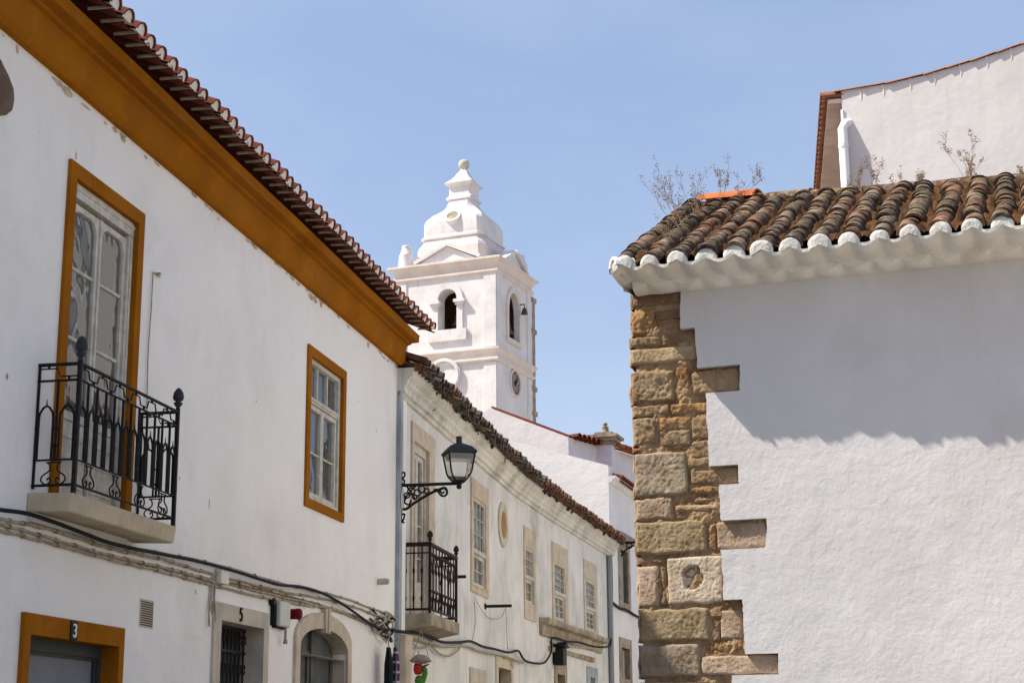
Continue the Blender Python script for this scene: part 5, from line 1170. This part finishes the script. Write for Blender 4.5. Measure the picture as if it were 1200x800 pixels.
# ---- dry weeds, each its own plant
def weed(px, py, topx, topy, n, label, spread=.5, t=None, heads=1.0, group='dry weeds growing on the mossy roof'):
    # base where this pixel meets the ridge line plane
    t_ = base_t if t is None else t
    s, z = RW.pix(px, py + (7 if t is None else 0), t_); s2, z2 = RW.pix(topx, topy, t_); H_ = z2 - z; q = MB(); b = RW.pt(s, t_, z)
    def branch(p, d, L, r, depth):
        pts = [p]; dd = d.copy()
        for k in range(5):
            dd = (dd + Vector((random.uniform(-.16, .16), random.uniform(-.16, .16), random.uniform(-.04, .14)))).normalized(); pts.append(pts[-1] + dd * L / 5)
        q.tube(pts, [r * (1 - .13 * k) for k in range(6)], 4, caps=False)
        if depth > 0:
            for k in range(random.randint(3, 5)):
                m_ = random.randint(1, 5); branch(pts[m_], (dd + Vector((random.uniform(-1, 1), random.uniform(-1, 1), random.uniform(0, .8))) * .8).normalized(), L * random.uniform(.25, .5), r * .6, depth - 1)
        if depth <= 1:
            for k in range(int(3 * heads)):
                c = pts[-1 - random.randint(0, 1)] + Vector((random.uniform(-1, 1), random.uniform(-1, 1), random.uniform(-1, 1))) * .018; rr = random.uniform(.0028, .006)
                q.lathe(c, [(0, -rr), (rr, 0), (0, rr * 1.3)], 4)
    for k in range(n):
        d = (RW.d[0] * ((s2 - s) + random.uniform(-spread, spread) * H_) + Z * H_ + RW.n[0] * random.uniform(-.25, .25) * H_)
        branch(b + RW.d[0] * random.uniform(-.03, .03), d.normalized(), d.length * random.uniform(.65, 1.0), .0026, 2)
    tag(q.build('dry_weed', M['weed'], None, b), label, 'weed', group)
weed(803, 270, 764, 212, 6, 'tall leaning dry weed at the left end of the mossy roof, reaching furthest left', .35, TO - .9)
weed(790, 292, 772, 262, 3, 'small dry sprig low on the left edge of the mossy roof', .4, TO - .4, .8)
weed(815, 248, 806, 205, 4, 'thin dry weed in front of the sky just left of the bright orange ridge tile', .5, TO - 1.7)
weed(846, 222, 842, 197, 4, 'bushy dry weed behind the bright orange ridge tile', .6)
weed(868, 222, 872, 206, 3, 'low arching dry weed right of the bright orange ridge tile', 1.0)
weed(1003, 222, 1001, 202, 3, 'short dry weed in front of the white drainpipe foot', .35)
weed(1021, 220, 1022, 193, 3, 'slim pale dry weed just right of the white drainpipe', .25)
weed(1052, 218, 1052, 206, 2, 'tiny dry sprig on the ridge, left of the small bushy one', .4)
weed(1078, 216, 1077, 201, 3, 'small bushy dry sprig on the ridge left of the tallest weed', .4)
weed(1140, 216, 1122, 166, 6, 'tallest spreading dry weed with dark seed heads against the upper white wall', .35, heads=2)
weed(1199, 210, 1195, 198, 3, 'short dry weed on the ridge at the right picture edge', .5)
# long straw across the tiles
q = MB(); q.tube(curve([RW.pt(RW.pix(x, y, .1)[0], -.55, RW.pix(x, y, -.55)[1] + .03) for x, y in ((1085, 232), (1105, 238), (1130, 240), (1150, 242))], 4), .004, 4)
# ================================================================== upper white house behind
r = ray(980, 200); r = r / math.hypot(r.x, r.y) * 21.0
U0 = (r.x, r.y); UF = Path(U0, [(109.5, 25)])
if UF.n[0].y > 0: UF.n[0] = -UF.n[0]
US = Path(U0, [(8.6, 20)], flip=True)        # left side wall going away
b5 = thing('upper_house', UF.P[0], 'tall plain white house rising behind the mossy roof, top right, with sloping tiled edge', 'house')
vz = [UF.pix(x, y) for x, y in ((980, 109), (1040, 98.5), (1085, 88), (1140, 72), (1200, 52))]
kk = (vz[-1][1] - vz[-2][1]) / (vz[-1][0] - vz[-2][0]); vz.append((vz[-1][0] + 1.5, vz[-1][1] + kk * 1.5)); apx = vz[-1]; vz.append((apx[0] + 5, apx[1] - 5 * kk))
sL_ = UF.pix(989, 165)[0]; q = MB(); q.poly(UF, [(sL_, 0), (vz[-1][0], 0)] + vz[:0:-1] + [(sL_, vz[0][1] + .02)], -.02, 0)
zsd = vz[0][1]; hd_ = dirz(17); w0_ = UF.pt(sL_, 0, 0); sdL = w0_ + hd_ * 9.2
q.face([w0_, sdL, sdL + Z * zsd, w0_ + Z * zsd])
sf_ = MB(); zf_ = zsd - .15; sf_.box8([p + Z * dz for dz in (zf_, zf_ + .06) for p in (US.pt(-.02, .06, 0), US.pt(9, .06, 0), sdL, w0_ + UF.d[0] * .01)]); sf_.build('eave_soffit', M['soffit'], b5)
fe = UF.pt(vz[-1][0], 0, 0); q.face([fe, fe + US.d[0] * 9, fe + US.d[0] * 9 + Z * zsd, fe + Z * vz[-1][1]]); q.face([sdL, fe + US.d[0] * 9, fe + US.d[0] * 9 + Z * zsd, sdL + Z * zsd]); WALLQ = q
q = MB()
for (a, b), (c, d) in zip(vz, vz[1:]):
    n = max(1, round(math.hypot(c - a, d - b) / .34))
    for k in range(n):
        f0, f1 = k / n, (k + 1) / n; p0 = UF.pt(a + (c - a) * f0, -.06, b + (d - b) * f0 + .0 + random.uniform(-.004, .006)); p1 = UF.pt(a + (c - a) * f1, -.06, b + (d - b) * f1 + .012)
        ax = (p1 - p0); l = ax.length; ax.normalize(); up = UF.n[0].cross(ax).normalized(); up = up if up.z > 0 else -up
        q.c = None; tile_arc(q, p0 - ax * .03, ax, up, l + .03, .10, .088, squash=.42, th=.02)
roof_p = [UF.pt(a, -.1, b + .01) for a, b in vz[:-1]]; rb2 = [p + US.d[0] * 8.8 for p in roof_p]
q.grid([roof_p, rb2], 0, False); rr_ = [UF.pt(vz[-2][0], -.1, vz[-2][1]), UF.pt(vz[-1][0], -.1, vz[-1][1])]; q.grid([rr_, [p + US.d[0] * 8.8 for p in rr_]], 0, False)
# side eave: tiles overhanging to the left, seen from below
u = .05; sl = math.atan((vz[1][1] - vz[0][1]) / (vz[1][0] - vz[0][0])); axs = (-US.n[0] * math.cos(sl) + Z * math.sin(sl)).normalized(); ups = (US.n[0] * math.sin(sl) + Z * math.cos(sl)).normalized()
while u < 9:
    tile_arc(q, US.pt(u, .13, zsd - .035), axs, ups, .5, .085, .08, conv=-1, squash=.6); tile_arc(q, US.pt(u + .1, .145, zsd - .0), axs, ups, .5, .085, .07); u += .2
q.build('roof', M['tile_brown'], b5)
q = WALLQ
for x in (1007, 1034, 1066, 1095, 1126, 1158, 1187):
    s = UF.pix(x, 95)[0]; zz = [v for v in vz if v[0] <= s][-1]; nx_ = [v for v in vz if v[0] > s][0]; z_ = zz[1] + (nx_[1] - zz[1]) * (s - zz[0]) / (nx_[0] - zz[0])
    q.tube([UF.pt(s, .0, z_ - .0), UF.pt(s + .01, .0, z_ - .12), UF.pt(s, -.003, z_ - .2)], [.014, .009, .003], 5, 1)
q.build('wall', [M['plaster_grey'], M['white_paint']], b5)
pp = MB(); s, z = UF.pix(987, 146, .08); pp.tube([UF.pt(s + .10, -.06, z + .06), UF.pt(s + .03, .02, z + .03), UF.pt(s, .08, z - .06), UF.pt(s + .01, .08, 3), UF.pt(s + .01, .08, 0)], .062, 12)
pp.tube([UF.pt(s, .08, z - .28), UF.pt(s, .08, z - .33)], .07, 12); pp.build('drainpipe', M['pipe_white'], b5)
q = MB(); s = sL_; q.fb(UF, s - .02, s + .012, -.02, .02, 0, vz[0][1] - .25); q.build('edge_strip', M['pipe_white'], b5)

# ================================================================== added house, unseen behind the corner house: bounces sunlight onto the long house
oc0 = RW.P[0] - RW.n[0] * (depR + .15) + RW.d[0] * .1
OP = Path((oc0.x, oc0.y), [(12.5, 27)], flip=True)
oh = thing('bounce_facade', OP.pt(10, 0, 0), 'added unseen white house behind the corner house, bouncing sunlight onto the long house', 'house')
q = MB(); ops = [(2 + k * 3.4, 3.1 + k * 3.4, 3.3, 4.8, .18) for k in range(8)] + [(3.7 + k * 6.8, 4.7 + k * 6.8, 0, 2.2, .2) for k in range(4)]
wall_open(q, OP, 0, 27, 0, 5.9, ops); wb_ = -OP.n[0] * 1.6
q.face([OP.pt(0, 0, 0), OP.pt(0, 0, 5.9), OP.pt(0, 0, 5.9) + wb_, OP.pt(0, 0, 0) + wb_]); q.face([OP.pt(27, 0, 0), OP.pt(27, 0, 5.9), OP.pt(27, 0, 5.9) + wb_, OP.pt(27, 0, 0) + wb_]); q.face([OP.pt(0, 0, 0) + wb_, OP.pt(27, 0, 0) + wb_, OP.pt(27, 0, 5.9) + wb_, OP.pt(0, 0, 5.9) + wb_])
q.build('wall', M['plaster_bounce'], oh)
q = MB(); q.box8([OP.pt(0, .3, 5.85), OP.pt(27, .3, 5.85), OP.pt(27, -1.6, 6.2), OP.pt(0, -1.6, 6.2), OP.pt(0, .3, 5.95), OP.pt(27, .3, 5.95), OP.pt(27, -1.6, 6.3), OP.pt(0, -1.6, 6.3)]); q.build('roof', M['tile_brown'], oh)
for o in ops:
    q = MB(); q.rring(OP, (o[0] - .12, o[1] + .12, o[2] - (.12 if o[2] else 0), o[3] + .12), (o[0] + .002, o[1] - .002, o[2] + .002, o[3] - .002), .03, -.1); fr_ = q.build('window' if o[2] else 'door', M['stone'], oh); q = MB(); q.fb(OP, o[0], o[1], -.17, -.14, o[2], o[3]); q.build('leaf', M['wood_dark'], fr_)
# ================================================================== world, sun, camera
SUN_EL, SUN_AZ = 50.2, -94.0
w = bpy.data.worlds.new('World'); bpy.context.scene.world = w; w.use_nodes = True; nt = w.node_tree
bg = nt.nodes['Background']; sky = nt.nodes.new('ShaderNodeTexSky'); sky.sky_type = 'NISHITA'; sky.sun_disc = False
sky.sun_elevation = math.radians(SUN_EL); sky.sun_rotation = math.radians(SUN_AZ); sky.air_density = 1.0; sky.dust_density = SKY_DUST; sky.ozone_density = 1.0; sky.altitude = 50
nt.links.new(sky.outputs[0], bg.inputs[0]); bg.inputs[1].default_value = SKY_STR
# faint high cirrus, mixed into the sky itself
tcn = nt.nodes.new('ShaderNodeTexCoord'); mp = nt.nodes.new('ShaderNodeMapping'); mp.inputs['Scale'].default_value = (1.0, 1.0, 2.2); mp.inputs['Rotation'].default_value = (.3, .2, .4); nt.links.new(tcn.outputs['Generated'], mp.inputs[0])
nz = nt.nodes.new('ShaderNodeTexNoise'); nz.inputs['Scale'].default_value = 2.2; nz.inputs['Detail'].default_value = 7; nz.inputs['Roughness'].default_value = .55; nt.links.new(mp.outputs[0], nz.inputs['Vector'])
mr = nt.nodes.new('ShaderNodeMapRange'); mr.inputs['From Min'].default_value = .42; mr.inputs['From Max'].default_value = .8; mr.inputs['To Max'].default_value = .24; nt.links.new(nz.outputs['Fac'], mr.inputs['Value'])
mx = nt.nodes.new('ShaderNodeMix'); mx.data_type = 'RGBA'; nt.links.new(mr.outputs[0], mx.inputs[0]); hz = nt.nodes.new('ShaderNodeMix'); hz.data_type = 'RGBA'; hz.inputs[0].default_value = HZM; hz.inputs[7].default_value = (*HAZE, 1); nt.links.new(sky.outputs[0], hz.inputs[6]); nt.links.new(hz.outputs[2], mx.inputs[6]); mx.inputs[7].default_value = (CIR[0], CIR[1], CIR[2], 1); nt.links.new(mx.outputs[2], bg.inputs[0])
sl_ = bpy.data.lights.new('sun', 'SUN'); sl_.energy = SUN_STR; sl_.angle = math.radians(.53); sl_.color = (1, .99, .985)
so = bpy.data.objects.new('sun', sl_); C.objects.link(so)
el, az = math.radians(SUN_EL), math.radians(SUN_AZ); to = Vector((math.sin(az) * math.cos(el), math.cos(az) * math.cos(el), math.sin(el)))
so.rotation_euler = to.to_track_quat('Z', 'Y').to_euler(); so.location = (0, 0, 30)
cam = bpy.data.cameras.new('camera'); co_ = bpy.data.objects.new('camera', cam); C.objects.link(co_); bpy.context.scene.camera = co_
cam.sensor_width = 36; cam.sensor_fit = 'HORIZONTAL'; cam.lens = 36 * FPX / 1200; cam.clip_end = 3000; cam.clip_start = .1
from mathutils import Matrix
R_, U_, B_ = to_world(Vector((1, 0, 0))), to_world(Vector((0, 1, 0))), -to_world(Vector((0, 0, 1)))
co_.matrix_world = Matrix(((R_.x, U_.x, B_.x, EYE.x), (R_.y, U_.y, B_.y, EYE.y), (R_.z, U_.z, B_.z, EYE.z), (0, 0, 0, 1)))
sc_ = bpy.context.scene; sc_.render.engine = 'CYCLES'; sc_.render.resolution_x = 1024; sc_.render.resolution_y = 682
sc_.view_settings.view_transform = 'Standard'; sc_.view_settings.look = 'None'; sc_.view_settings.exposure = EXPO; sc_.view_settings.gamma = 1
sc_.view_settings.use_white_balance = True; sc_.view_settings.white_balance_temperature = WB; sc_.view_settings.white_balance_tint = 6
